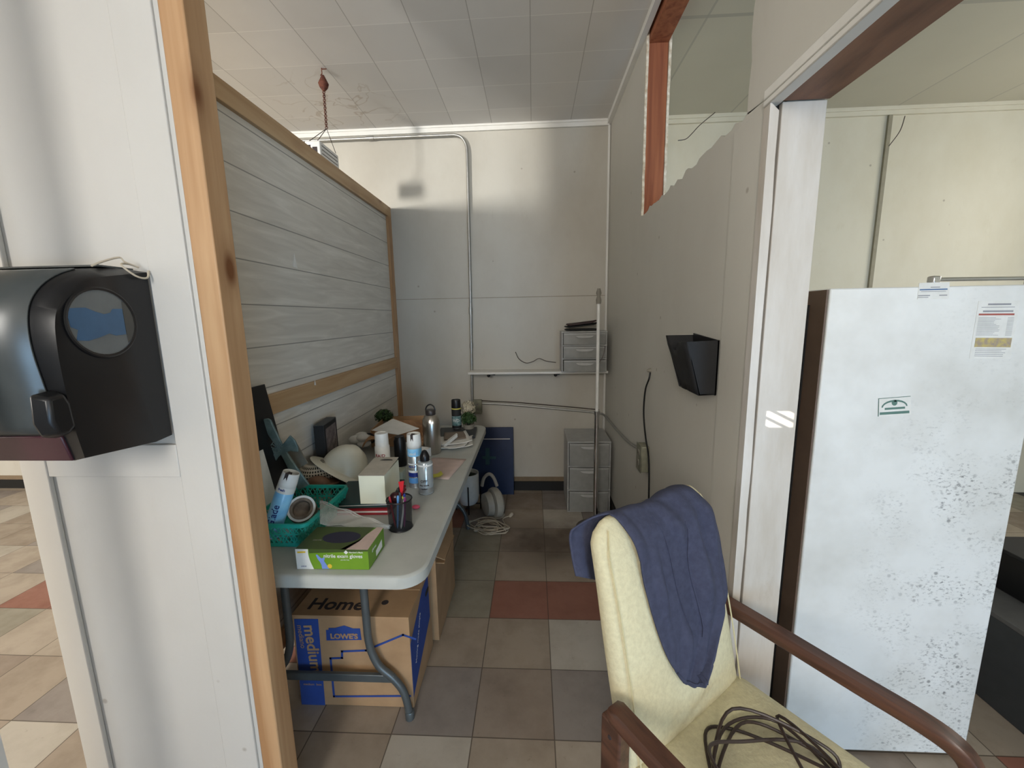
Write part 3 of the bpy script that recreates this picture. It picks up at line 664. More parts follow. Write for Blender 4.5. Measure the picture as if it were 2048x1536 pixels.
shape = [(-.062, .028), (-.03, .030), (-.012, .022), (.004, .017), (.018, .020), (.024, .028), (.044, .029), (.044, -.026), (.022, -.028), (.008, -.023), (-.012, -.030), (-.035, -.036), (-.056, -.034), (-.05, -.014), (-.062, -.008), (-.064, .008), (-.066, .012)]
b = B(); b.prism([W @ Vector((x, y, .0013)) for x, y in shape], W.to_3x3() @ Vector((0, 0, .001))); make('blue_hub', b, M['hub'], rg, label='blue plastic roll hub')
b = B(); b.prism([W @ Vector((x, y, .0014)) for x, y in ((.0455, .045), (.062, .03), (.067, 0), (.062, -.03), (.0455, -.045))], W.to_3x3() @ Vector((0, 0, .001))); make('dark_guard', b, plain('dark_guard', (.06, .058, .052), .6), rg)
kb = AX(112, 832, DX-.006)
b = B(); b.loft([[kb+Vector((dx, y, z)) for y, z in pts] for dx, pts in ((-.02, [(-.022, .045), (.018, .05), (.026, .03), (.03, -.03), (.01, -.048), (-.016, -.04), (-.026, -.01)]), (.012, [(-.016, .036), (.012, .04), (.02, .02), (.022, -.025), (.008, -.038), (-.010, -.032), (-.018, -.008)]))])
make('latch_lever', b, M['black'], t, bevel=.006)
b = B(); b.box((DX-.29, .86, 1.6575), (DX-.03, .938, 1.661)); make('top_cap', b, M['smoke'], t)
pts = [AX(183, 532, -.93), AX(205, 523, -.925), AX(238, 515, -.92), AX(250, 524, -.915), (-.905, .93, 1.662), (-.91, .91, 1.668), (-.9, .885, 1.662), (-.885, .90, 1.640), (-.884, .925, 1.638), (-.889, .937, 1.655)]
o = make('white_wire', B().tube(cat_rom(pts, 6), .0022, 6), M['whitecord']); tag(o, 'thin white wire looped over the top of the black towel dispenser', 'wire')

# ------------------------------------------------------------------ refrigerator seen from its dirty white side
FY, FX0, FX1, FH = 1.27, .868, 1.478, 1.600
t = thing('refrigerator', 'tall refrigerator with mould speckled white side and brown edge', 'refrigerator', (1.17, 1.6, 0))
b = B(); b.box((FX0, FY, .012), (FX1, 1.95, FH)); make('cabinet', b, M['fridge'], t, bevel=.004, label='mould speckled white side panel')
b = B(); b.box((FX0-.006, FY+.006, .012), (FX0-.001, 1.95, FH-.003)); make('brown_edge', b, M['brownmetal'], t, label='brown enamel front edge')
b = B(); b.box((FX0-.010, FY+.075, .012), (FX0-.006, 1.94, FH-.045)); make('door_gasket', b, M['black_matte'], t, label='black door gasket')
b = B(); b.box((FX0+.02, FY+.02, 0), (FX1-.02, 1.93, .012)); make('base', b, M['black'], t)
t2 = thing('chrome_bar', 'chrome bar with bracket ends standing on top of the refrigerator', 'bar', (1.3, 1.31, FH))
b = B(); b.tube([(1.19, 1.31, FH+.022), (1.462, 1.31, FH+.020)], .006, 10); make('rod', b, M['chrome'], t2)
for x in (1.188, 1.462):
    b = B(); b.box((x-.012, 1.298, FH), (x+.010, 1.322, FH+.032)); make('bracket', b, M['chrome'], t2, bevel=.004)
def fquad(b, pts, th=.0008, d=0):
    ps = [AY(px, py, FY-d) for px, py in pts]; b.prism(ps, (0, -th, 0)); return b
def lerp2(P, u, v):
    a, b_, c, d = P; return ((1-v)*((1-u)*a[0]+u*b_[0])+v*((1-u)*d[0]+u*c[0]), (1-v)*((1-u)*a[1]+u*b_[1])+v*((1-u)*d[1]+u*c[1]))
def bar(b, P, u0, u1, v0, v1, d=.001):
    return fquad(b, [lerp2(P, u0, v0), lerp2(P, u1, v0), lerp2(P, u1, v1), lerp2(P, u0, v1)], .0004, d)
ink = plain('faint_ink', (.30, .30, .32), .8); bluel = plain('blue_rule', (.06, .14, .30), .7); redl = plain('red_rule', (.36, .09, .07), .7)
P = [(1838, 566), (1899, 564), (1897, 598), (1834, 599)]
t = thing('label_sheet', 'small white label with a blue rule at the top of the refrigerator side', 'label', AY(1866, 582, FY))
make('paper', fquad(B(), P), M['paper'], t)
make('blue_rule', bar(B(), P, .05, .95, .38, .45), bluel, t)
b = B(); bar(b, P, .4, .7, .26, .31); bar(b, P, .1, .9, .52, .55); bar(b, P, .02, .4, .74, .80); bar(b, P, .7, .95, .74, .80); bar(b, P, .02, .35, .86, .9); make('printed_lines', b, ink, t)
P = [(1957, 602), (2040, 601), (2020, 718), (1938, 717)]
t = thing('energy_label', 'white printed sheet with a red rule and yellow picture on the refrigerator side', 'label', AY(1990, 660, FY))
make('paper', fquad(B(), P), M['paper'], t)
make('red_rule', bar(B(), P, .06, .92, .22, .25), redl, t)
b = B(); bar(b, P, .25, .80, .045, .075); bar(b, P, .1, .9, .105, .115); bar(b, P, .15, .88, .165, .195)
for k in range(14):
    v = .29+k*.023; bar(b, P, .07, random.uniform(.45, .62), v, v+.006); bar(b, P, .78, .93, v, v+.006)
for k in range(5): bar(b, P, .12, random.uniform(.75, .9), .83+k*.03, .838+k*.03)
make('printed_lines', b, ink, t)
make('picture', bar(B(), P, .08, .96, .64, .80), plain('yellow_picture', (.50, .40, .12), .6, col2=(.30, .24, .2), scale=60), t, label='yellow and brown picture strip')
P = [(1757, 797), (1821, 792), (1822, 829), (1756, 833)]
t = thing('green_label', 'small sticker with green emblem and bars on the refrigerator side', 'label', AY(1790, 812, FY))
make('paper', fquad(B(), P), M['paper'], t)
gr = plain('label_green', (.10, .19, .16), .7)
b = B(); bar(b, P, .05, .95, .78, .92); bar(b, P, .2, .82, .55, .66); bar(b, P, 0, 1, 0, .03); bar(b, P, 0, .02, 0, 1)
n = 10
for k in range(n):
    a0, a1 = math.pi*(1-k/n), math.pi*(1-(k+1)/n)
    q = [(.5+.40*math.cos(a0), .52-.38*math.sin(a0)), (.5+.40*math.cos(a1), .52-.38*math.sin(a1)), (.5+.36*math.cos(a1), .52-.28*math.sin(a1)), (.5+.36*math.cos(a0), .52-.28*math.sin(a0))]
    fquad(b, [lerp2(P, u, v) for u, v in q], .0004, .001)
q = [(.5+.09*math.cos(a), .30+.16*math.sin(a)) for a in [2*math.pi*k/10 for k in range(10)]]; fquad(b, [lerp2(P, u, v) for u, v in q], .0004, .001)
make('emblem', b, gr, t)

# dark cabinet to the right of the refrigerator
cb = AZ(1957, 1393, 0); ct = AX(1990, 1224, cb.x)
t = thing('grey_cabinet', 'low dark grey cabinet beyond the right side of the refrigerator', 'cabinet', (cb.x+.25, cb.y+.2, 0))
b = B(); b.box((cb.x, cb.y-.55, .0), (cb.x+.6, cb.y+.45, ct.z-.02)); make('body', b, M['darkgrey'], t, bevel=.004)
b = B(); b.box((cb.x-.006, cb.y-.56, ct.z-.02), (cb.x+.61, cb.y+.46, ct.z)); make('top', b, plain('grey_worktop', (.10, .10, .10), .45), t, bevel=.003, label='lighter grey top')
p = AX(2034, 1120, cb.x+.16)
b = B(); b.loft([[(p.x+dx, p.y+dy, ct.z+z) for dx, dy in ((0, -.1), (.2, -.1), (.2, .12), (0, .12))] for dx0, z in ((0, 0), )]+[[(p.x-.015+dx, p.y+dy, ct.z+.06) for dx, dy in ((0, -.11), (.22, -.11), (.22, .13), (0, .13))], [(p.x-.015+dx, p.y+dy, ct.z+.17) for dx, dy in ((0, -.11), (.22, -.11), (.22, .13), (0, .13))]])
t = thing('black_bin', 'black container standing on the dark grey cabinet by the refrigerator', 'container', (p.x+.1, p.y, ct.z)); make('tub', b, M['black'], t, bevel=.004)
b = B(); b.box((p.x-.02, p.y-.115, ct.z+.17), (p.x+.21, p.y+.135, ct.z+.185)); make('lid', b, M['black_matte'], t, bevel=.003)

# ------------------------------------------------------------------ folding table
TH = .74; tx0, tx1, ty0, ty1 = -1.128, -.352, 1.143, 2.972; tcx = (tx0+tx1)/2
t = thing('folding_table', 'long grey white plastic folding table along the plank divider', 'table', (tcx, 2.05, 0))
b = B(); A = arc_poly(tx0, ty0, tx1, ty1, .085, 8); A2 = arc_poly(tx0+.006, ty0+.006, tx1-.006, ty1-.006, .08, 8)
b.loft([[(x, y, TH-.046) for x, y in A2], [(x, y, TH-.042) for x, y in A], [(x, y, TH-.007) for x, y in A], [(x, y, TH-.001) for x, y in A2], [(x, y, TH) for x, y in arc_poly(tx0+.012, ty0+.012, tx1-.012, ty1-.012, .075, 8)]])
make('tabletop', b, M['table'], t, sharp=45)
LY = 1.343
lp = [AY(px, py, LY) for px, py in ((727, 1180), (732, 1230), (739, 1290), (757, 1330), (783, 1353), (803, 1376), (813, 1400), (820, 1434))]
lcx = (AY(727, 1185, LY).x+AY(571, 1185, LY).x)/2; lp[0].z = TH-.04; lp[-1].z = .004
def leg(side, y):
    ps = [Vector((p.x if side > 0 else 2*lcx-p.x, y, p.z)) for p in lp]
    b = B(); b.tube(cat_rom(ps, 4), .0145, 12); lg = make('leg', b, M['grey_metal'], t)
    b = B(); e = ps[-1]; b.lathe([(.017, .0), (.018, .03), (.0155, .034)], (e.x, e.y, 0), 12); make('foot_cap', b, M['grey_metal'], lg)
cz = AY(690, 1353, LY).z
for y in (LY, 2.79):
    for s in (1, -1): leg(s, y)
    xr = AY(790, 1353, LY).x
    b = B(); b.box((2*lcx-xr, y-.008, cz-.016), (xr, y+.008, cz+.016)); make('crossbar', b, M['grey_metal'], t, bevel=.003)
    b = B(); b.box((2*lcx-lp[0].x, y-.014, TH-.075), (lp[0].x, y+.014, TH-.045)); make('top_bar', b, M['grey_metal'], t, bevel=.003)
    d = 1 if y < 2 else -1
    xl = 2*lcx-lp[1].x
    b = B(); b.tube([(xl+.012, y, .60), (xl+.14, y+.34*d, TH-.05)], .008, 8); b.tube([(lp[1].x-.012, y, .60), (lp[1].x-.14, y+.34*d, TH-.05)], .008, 8); make('brace', b, M['galv'], t)

# ------------------------------------------------------------------ moving boxes under the table
BX0, BX1, BY0, BY1, BH = -.952, -.488, 1.385, 1.70, .400
t = thing('moving_box', 'brown moving box with blue printing under the near end of the table', 'box', ((BX0+BX1)/2, 1.54, 0))
b = B(); b.box((BX0, BY0, .001), (BX1, BY1, BH)); make('carton', b, M['cardboard'], t, bevel=.002)
b = B(); b.box((BX0, BY0, BH), (BX1-.0, (BY0+BY1)/2-.002, BH+.004), TR((0, 0, 0))); b.box((BX0, (BY0+BY1)/2+.002, BH), (BX1, BY1, BH+.006)); make('top_flap', b, M['cardboard'], t)
def pz(px, py, d=.0012): return AY(px, py, BY0-d)
def ink_poly(name, pts, mat, lab=None):
    b = B(); b.prism([pz(*p) for p in pts], (0, .0006, 0)); return make(name, b, mat, t, label=lab)
ink_poly('blue_strip', [(588, 1238), (636, 1238), (651, 1416), (604, 1416)], M['blue_ink'])
ink_poly('shop_emblem', [(653, 1281), (652, 1260), (657, 1260), (657, 1256), (670, 1256), (688, 1251), (706, 1257), (720, 1257), (723, 1280)], M['blue_ink'])
def ztext(name, s, px, py, size, mat, rot=0, sx=1, bold=0):
    p = pz(px, py, .0022); T = Matrix.Translation(p) @ ROT(90, 0, 0) @ ROT(0, 0, rot); return lettering(name, s, size, T, mat, t, .0003, bold=bold, sx=sx)
tan = M['cardboard']
ztext('lettering', "LOWE'S", 661, 1277, .030, tan, 1, 1.05, .0012)
ztext('lettering', 'medium', 607, 1250, .066, M['cardboard'], -87, 1.0, .0014)
ztext('lettering', 'mediano', 594, 1250, .030, tan, -87, 1.0)
ztext('lettering', 'medium  box', 607, 1370, .014, tan, 0, 1.0)
def line_poly(pts, wd):
    out = []
    for (a, c) in zip(pts, pts[1:]):
        A_, C_ = pz(*a), pz(*c); d = (C_-A_).normalized(); n_ = Vector((-d.z, 0, d.x))*wd/2
        b_ = B(); b_.prism([A_-n_-d*wd/2, C_-n_+d*wd/2, C_+n_+d*wd/2, A_+n_-d*wd/2], (0, .0005, 0)); out.append(b_)
    bm = bmesh.new()
    for o_ in out:
        me = bpy.data.meshes.new('x'); o_.bm.to_mesh(me); bm.from_mesh(me)
    return bm
make('house_outline', line_poly([(830, 1278), (806, 1270), (748, 1294), (732, 1301), (684, 1303), (684, 1316), (661, 1317), (668, 1393), (820, 1392)], .0085), M['blue_ink'], t)
b = B(); XB = BX1+.0006
side = [(BY0+.001, .05), (BY0+.001, .285), (BY0+.03, .30), (BY0+.12, .345), (BY0+.19, .385), (BY1-.03, .39), (BY1-.03, .18)]
b.prism([(XB, y, z) for y, z in side], (.0006, 0, 0)); make('blue_side_print', b, M['blue_ink'], t)
T = face_mat((XB+.0008, BY0+.06, .15), (0, .55, 1), (0, -1, .55)); lettering('lettering', 'Moving made simple', .022, T, M['paper'], t, .0002)
b = B(); b.prism([(XB, y, z) for y, z in arc_poly(BY1-.085, .315, BY1-.03, .338, .01, 4)], (.0015, 0, 0)); make('hand_hole', b, M['black_matte'], t)
T = TR((BX0+.04, BY0+.035, BH+.0045), 0, 0, 0); lettering('lettering', 'Home', .09, T, M['dark_ink'], t, .0002, bold=.002)
T = TR((BX0+.03, BY0+.19, BH+.0065), 0, 0, 0); lettering('lettering', 'Moving', .09, T, M['dark_ink'], t, .0002, bold=.002)
b = B(); b.lathe([(.014, 0), (.014, .0005)], (BX1-.12, BY0+.08, BH+.0042), 20); make('recycling_mark', b, M['dark_ink'], t)
t = thing('moving_box', 'second plain brown carton with raised flap behind the blue printed box', 'box', (-.72, 1.95, 0))
b = B(); b.box((-.93, 1.73, .001), (-.465, 2.14, .44)); make('carton', b, M['cardboard'], t, bevel=.002)
b = B(); b.box((-.465, 1.74, .40), (-.425, 1.99, .404), TR((0, 0, 0))); b.prism([(-.465, 1.73, .44), (-.425, 1.75, .41), (-.425, 1.97, .41), (-.465, 2.0, .44)], (0, 0, .004)); make('side_flap', b, M['cardboard'], t)
b = B(); b.prism([(-.93, 1.73, .44), (-.60, 1.73, .44), (-.66, 1.88, .55), (-.93, 1.88, .55)], (0, .004, 0)); make('top_flap', b, M['cardboard'], t)

# ------------------------------------------------------------------ armchair with jacket and cords
CH = thing('armchair', 'cream upholstered armchair with dark walnut arms facing the lower right', 'armchair', (.56, .851, 0), -143.8)
def sect(w_, th, n=28, e=.45):
    out = []
    for k in range(n):
        a = 2*math.pi*k/n; c, s = math.cos(a), math.sin(a)
        out.append((w_*abs(c)**e*(1 if c > 0 else -1), th*abs(s)**.75*(1 if s > 0 else -1)))
    return out
KS = .91; ZOFF = EYE.z*(1-KS); ZL = -ZOFF/KS
Z0, Z1 = .36, .985; LEAN = .235
def ycen(z): return -.235-(z-.42)*LEAN-.05*max(0, (z-.80))**1.4
def wid(z):
    f = (z-Z0)/(Z1-Z0); return .250-.008*f-(.035*max(0, (f-.90)/.10)**2.5)
def thk(z):
    f = (z-Z0)/(Z1-Z0); return .044+.010*math.sin(math.pi*min(1, f*1.15))-.022*max(0, (f-.9)/.1)**2
loops = []
nz = 26
for k in range(nz+1):
    z = Z0+(Z1-Z0)*k/nz
    loops.append([(x, y+ycen(z), z) for x, y in sect(wid(z), thk(z))])
loops.append([(x*.93, y*.55+ycen(Z1), Z1+.010) for x, y in sect(wid(Z1), thk(Z1))])
b = B(); b.loft(loops); make('backrest', b, M['cream_fabric'], CH, local=True, sharp=80)
for s in (1, -1):
    b = B(); pts = [(s*(wid(z)-.018), ycen(z)+thk(z)*.86, z) for z in [Z0+.02+(Z1-.03-Z0)*k/12 for k in range(13)]]
    b.tube(cat_rom(pts, 2), .0022, 5)
    make('piping', b, plain('cream_piping', (.62, .55, .33), .85), CH, local=True)
sl = []
for z, g in ((.305, .93), (.315, .985), (.34, 1), (.375, 1), (.397, .985), (.410, .93), (.415, .80)):
    sl.append([(x*g, .045+y*g, z+(.012 if g < .9 else 0)) for x, y in arc_poly(-.262, -.285, .262, .285, .05, 5)])
b = B(); b.loft(sl); make('seat', b, M['cream_fabric'], CH, local=True, sharp=60)
for s in (1, -1):
    AH = .578; x = s*.292
    path = cat_rom([(x, (-.375 if s < 0 else -.235), AH+.012), (x, -.12, AH+.006), (x, .06, AH), (x, .18, AH-.002), (x, .245, AH-.014), (x, .275, AH-.05), (x, .278, AH-.12), (x, .276, .3), (x, .268, ZL+.004)], 5)
    loops = []
    for i, p in enumerate(path):
        d = (path[min(i+1, len(path)-1)]-path[max(i-1, 0)]).normalized(); n_ = Vector((1, 0, 0)).cross(d).normalized()
        f = i/(len(path)-1); hw = .027-.006*f; ht = .017+.003*(1-f)
        if i == 0: hw *= .8; ht *= .7
        loops.append([p+Vector((1, 0, 0))*u*hw+n_*v*ht for u, v in ((-1, -.6), (-.7, -1), (.7, -1), (1, -.6), (1, .5), (.72, 1), (-.72, 1), (-1, .5))])
    b = B(); b.loft(loops); am = make('armrest', b, M['armwood'], CH, local=True, sharp=50)
    b = B(); yr = -.39 if s < 0 else -.255; b.box((x-.020, yr, ZL), (x+.020, yr+.06, AH-.006)); make('rear_leg', b, M['armwood'], CH, local=True, bevel=.005)
    b = B(); b.box((x-.012, -.21, .27), (x+.012, .265, .325)); make('side_rail', b, M['armwood'], CH, local=True, bevel=.003)
    if s > 0: b = B(); b.lathe([(.006, 0), (.005, .002)], (0, 0, 0), 10, TR((x+s*.020, -.225, .53), 0, 90*s, 0)); make('screw_plug', b, M['dark_ink'], CH, local=True)
b = B(); b.box((-.28, -.24, .26), (.28, -.21, .31)); b.box((-.28, .24, .26), (.28, .262, .305)); make('cross_rail', b, M['armwood'], CH, local=True, bevel=.003)

# jacket: one cloth sheet running up the rear of the back, over the top and down the front
NU, NV = 64, 110
def jac(u, v):
    s = v*.86-.34                       # distance past the top edge; negative = behind
    top = Z1+.014
    hang = max(0, s)
    # asymmetric outline: both edges come in towards the lower point
    hh = hang/.48
    xr = .178-.040*min(1, hh*3)-.045*(max(0, hh-.6)/.4)**2 if s > 0 else .170+.095*min(1, -s/.12)
    xl = -.165-.040*min(1, hh*5)+.12*(max(0, hh-.80)/.20)**1.6 if s > 0 else -.165
    x = xl+(xr-xl)*u
    bottom = .41+.075*max(0, math.sin(math.pi*(u*.8+.12)))**.7 if s > 0 else .24+.07*math.sin(u*4)
    if s > 0: hang = hang*(bottom/.52)
    else: hang = -s*(bottom/.34)
    r = .052
    if hang < r*1.57:
        a = hang/(r); z = top-r*(1-math.cos(a)); off = r*math.sin(a)
    else: z = top-r-(hang-r*1.57); off = r
    sg = 1 if s > 0 else -1
    g = 1-max(0, 1-hang/.10)
    fold = (.010*math.sin(u*13+hang*7+2*math.sin(hang*6))+.007*math.sin(u*27-hang*14+1.3)+.012*math.sin(u*6.2+.8-hang*3))*(.25+g)
    fold += .012*noise.noise(Vector((u*3.2, hang*9, sg*2.0)))*(.4+g)
    edge = min(u, 1-u); fold *= min(1, .35+edge*6)
    zc = min(z, Z1); surf = thk(max(zc, Z0))+.008
    y = ycen(zc)+sg*(min(off/r, 1)*surf+(.006+max(fold, -.004))*min(1, hang/.05+.2))
    zz = z+max(fold, 0)*(1-min(1, hang/.06))*.9+.004*math.sin(u*9)
    # side droop where the sheet wraps the shoulder of the back
    return (x+.006*math.sin(hang*20+u*5), y, zz)
jk = thing('jacket', 'slate blue jacket draped over the backrest of the cream armchair', 'jacket', CH.location, -143.8)
b = B(); b.grid(jac, NU, NV); make('cloth', b, M['navyfabric'], jk, local=True, solid=.004, sharp=180)
def jp(u, v, d=.004): p = Vector(jac(u, v)); return p+Vector((0, d*(1 if v > .42 else -1), 0))
b = B(); b.tube([jp(.40+.10*k/14+.03*math.sin(k*.4), .50+.38*k/14) for k in range(15)], .0022, 5); b.tube([jp(.68-.06*k/14, .46+.36*k/14) for k in range(15)], .0022, 5); make('seam', b, M['navyfabric'], jk, local=True)
b = B(); b.tube([jp(u/20, .992, .003) for u in range(1, 20)], .0034, 6); make('hem', b, M['navyfabric'], jk, local=True)

# coiled cord on the seat
def seatpt(x, y, z): return root_matrix(CH) @ Vector((x, y, z))
rs = random.Random(5)
ctrl = []
for k in range(34):
    a = k*1.06+rs.uniform(-.25, .25); rx = rs.uniform(.11, .21); ry = rs.uniform(.09, .19)
    hgt = .430+.012*(k/34)+.06*max(0, math.sin(a*.5+k*.3))**2
    ctrl.append((.02+rx*math.cos(a)+rs.uniform(-.02, .02), .04+ry*math.sin(a)+rs.uniform(-.02, .02), hgt))
ctrl += [(.03, .17, .45), (-.02, .21, .434), (-.06, .22, .430)]
t = thing('extension_cord', 'tangled dark brown extension cord heaped on the armchair seat', 'cord', CH.location, -143.8)
b = B(); b.tube(cat_rom(ctrl, 8), .0042, 7); make('cable', b, M['cord'], t, local=True)
b = B(); b.box((-.083, .208, .423), (-.055, .232, .442)); make('plug', b, M['cord'], t, local=True, bevel=.004)
# true size and stance of the chair, its jacket and its cord
S = Matrix.Translation((0, 0, ZOFF)) @ Matrix.Diagonal((KS, KS, KS, 1))
for root in (CH, jk, t):
    root.location = (root.location.x*KS, root.location.y*KS, 0)
    for ch in root.children: ch.data.transform(S)
#PART4
# ------------------------------------------------------------------ things on the table
def on(px, py, z=TH): return AZ(px, py, z)
def spot(px, py, y, z):    # keeps the sight line but sets the depth
    p = AY(px, py, y); return Vector((p.x, p.y, z))

# glove box
g0 = on(595, 1138); g1 = on(737, 1143); gx0, gx1, gy0, gy1, gz = g0.x, g1.x, 1.178, 1.318, TH+.001
t = thing('glove_box', 'green and white carton of exam gloves at the near end of the table', 'box', ((gx0+gx1)/2, 1.25, TH))
gh = .070; zt = gz+gh
b = B(); b.box((gx0, gy0, gz), (gx1, gy1, zt)); make('carton', b, M['green'], t, bevel=.0012)
def front(pts, mat, name, lab=None, d=.0004):
    b = B(); b.prism([(gx0+u*(gx1-gx0), gy0-d, gz+v*gh) for u, v in pts], (0, .0003, 0)); return make(name, b, mat, t, label=lab)
def topp(pts, mat, name, lab=None, d=.0002):
    b = B(); b.prism([(gx0+u*(gx1-gx0), gy0+v*(gy1-gy0), zt+d) for u, v in pts], (0, 0, .0003)); return make(name, b, mat, t, label=lab)
arc = [(.17+.055*math.sin((v+.1)*1.2)**2*-1+.06*(1-v), v) for v in [k/8 for k in range(9)]]
front([(0, 0)]+[(.235-.06*math.sin(v*1.9), v) for v in [k/8 for k in range(9)]]+[(0, 1)], M['white'], 'white_panel', 'white end panel', .0006)
front([(.19, .80), (1, .92), (1, 1), (.185, 1)], M['dkgreen'], 'dark_band')
front([(.028, .80), (.14, .82), (.14, .90), (.028, .88)], M['orange'], 'yellow_mark', None, .0011)
b = B(); b.lathe([(.0075, 0), (.0075, .0006)], (0, 0, 0), 18, face_mat((gx0+.46*(gx1-gx0), gy0-.001, gz+.17*gh), (1, 0, 0), (0, 0, 1))); make('yellow_badge', b, M['orange'], t)
gl = [(.28, .72), (.30, .74), (.335, .60), (.355, .55), (.39, .60), (.40, .55), (.385, .42), (.40, .33), (.43, .16), (.45, .03), (.35, .03), (.345, .22), (.33, .36), (.30, .52)]
front(gl, M['gloveblue'], 'printed_glove', 'printed blue glove', .0008)
TF = lambda u, v, d=.0012: Matrix.Translation((gx0+u*(gx1-gx0), gy0-d, gz+v*gh)) @ FRONT
lettering('lettering', 'nitrile exam gloves', .0172, TF(.385, .60), M['white'], t, .0002, sx=.98, bold=.0002)
lettering('lettering', "Member's Mark", .0072, TF(.74, .835), M['white'], t, .0002, bold=.0001)
b = B(); b.prism([(gx0+(.70+dx)*(gx1-gx0), gy0-.001, gz+(.865+dv)*gh) for dx, dv in ((-.03, 0), (0, -.1), (.03, 0), (0, .1))], (0, .0004, 0)); make('diamond_mark', b, M['white'], t)
lettering('lettering', 'powder free', .0055, TF(.62, .47), M['white'], t, .0002)
lettering('lettering', 'LARGE', .006, TF(.06, .12), M['navy'], t, .0002)
topp([(0, 0), (.70, 0), (.80, .35), (.86, 1), (0, 1)], M['dkgreen'], 'dark_top_panel')
topp([(.62, 0), (1, 0), (1, 1), (.90, 1), (.78, .4)], M['pinkpaper'], 'pale_top_panel')
topp([(.5+.27*math.cos(a), .52+.26*math.sin(a)) for a in [2*math.pi*k/26 for k in range(26)]], plain('opening_shadow', (.02, .02, .045), .6), 'opening', 'dark oval opening', .0006)
lettering('lettering', 'sterile', .012, TR((gx0+.03, gy0+.05, zt+.0009)), M['terracotta'], t, .0002)
b = B(); XR = gx1+.0006; b.prism([(XR, gy0+.06, gz+.01), (XR, gy0+.115, gz+.012), (XR, gy0+.115, gz+.04), (XR, gy0+.06, gz+.03)], (.0003, 0, 0)); make('side_label', b, M['white'], t)
lettering('lettering', 'gloves', .014, face_mat((XR+.0005, gy0+.03, gz+.045), (0, 1, 0), (0, 0, 1)), M['white'], t, .0002)

# teal basket
bx0, bx1, by0, by1, bz = -1.02, -.795, 1.285, 1.62, TH+.001; bh = .098
t = thing('plastic_basket', 'teal openwork plastic basket beside the glove box', 'basket', ((bx0+bx1)/2, 1.45, TH))
def rr(f, z, g=0): return [(x, y, z) for x, y in arc_poly(bx0+f+g, by0+f+g, bx1-f-g, by1-f-g, .025, 4)]
b = B(); b.loft([rr(.020, bz), rr(.020, bz+.003)]); make('floor', b, M['teal'], t)
def band(f0, z0, f1, z1, th=.003):
    b = B(); L = [rr(f0, z0), rr(f1, z1), rr(f1, z1, th), rr(f0, z0, th)]; L.append(L[0]); b.loft(L, cap=False); return b
make('rim', band(-.004, bz+bh-.014, -.004, bz+bh, .007), M['teal'], t); make('lower_band', band(.020, bz, .017, bz+.016), M['teal'], t); make('middle_band', band(.010, bz+.050, .009, bz+.056), M['teal'], t)
b = B()
def side_pts(n, z, f):
    out = []
    x0, y0, x1, y1 = bx0+f, by0+f, bx1-f, by1-f
    for (ax, ay, bx_, by_, m) in ((x0, y0, x1, y0, 10), (x1, y0, x1, y1, 14), (x1, y1, x0, y1, 10), (x0, y1, x0, y0, 14)):
        for k in range(m): out.append(Vector((ax+(bx_-ax)*k/m, ay+(by_-ay)*k/m, z)))
    return out
lo = side_pts(0, bz+.014, .0195); md_ = side_pts(0, bz+.053, .011); hi = side_pts(0, bz+bh-.012, .001)
for A_, C_ in ((lo, md_), (md_, hi)):
    n = len(A_)
    for i in range(n):
        b.tube([A_[i], C_[(i+1) % n]], .0022, 4); b.tube([A_[(i+1) % n], C_[i]], .0022, 4); 
        if i % 2 == 0: b.tube([A_[i], C_[i]], .0026, 4)
make('lattice', b, M['teal'], t)

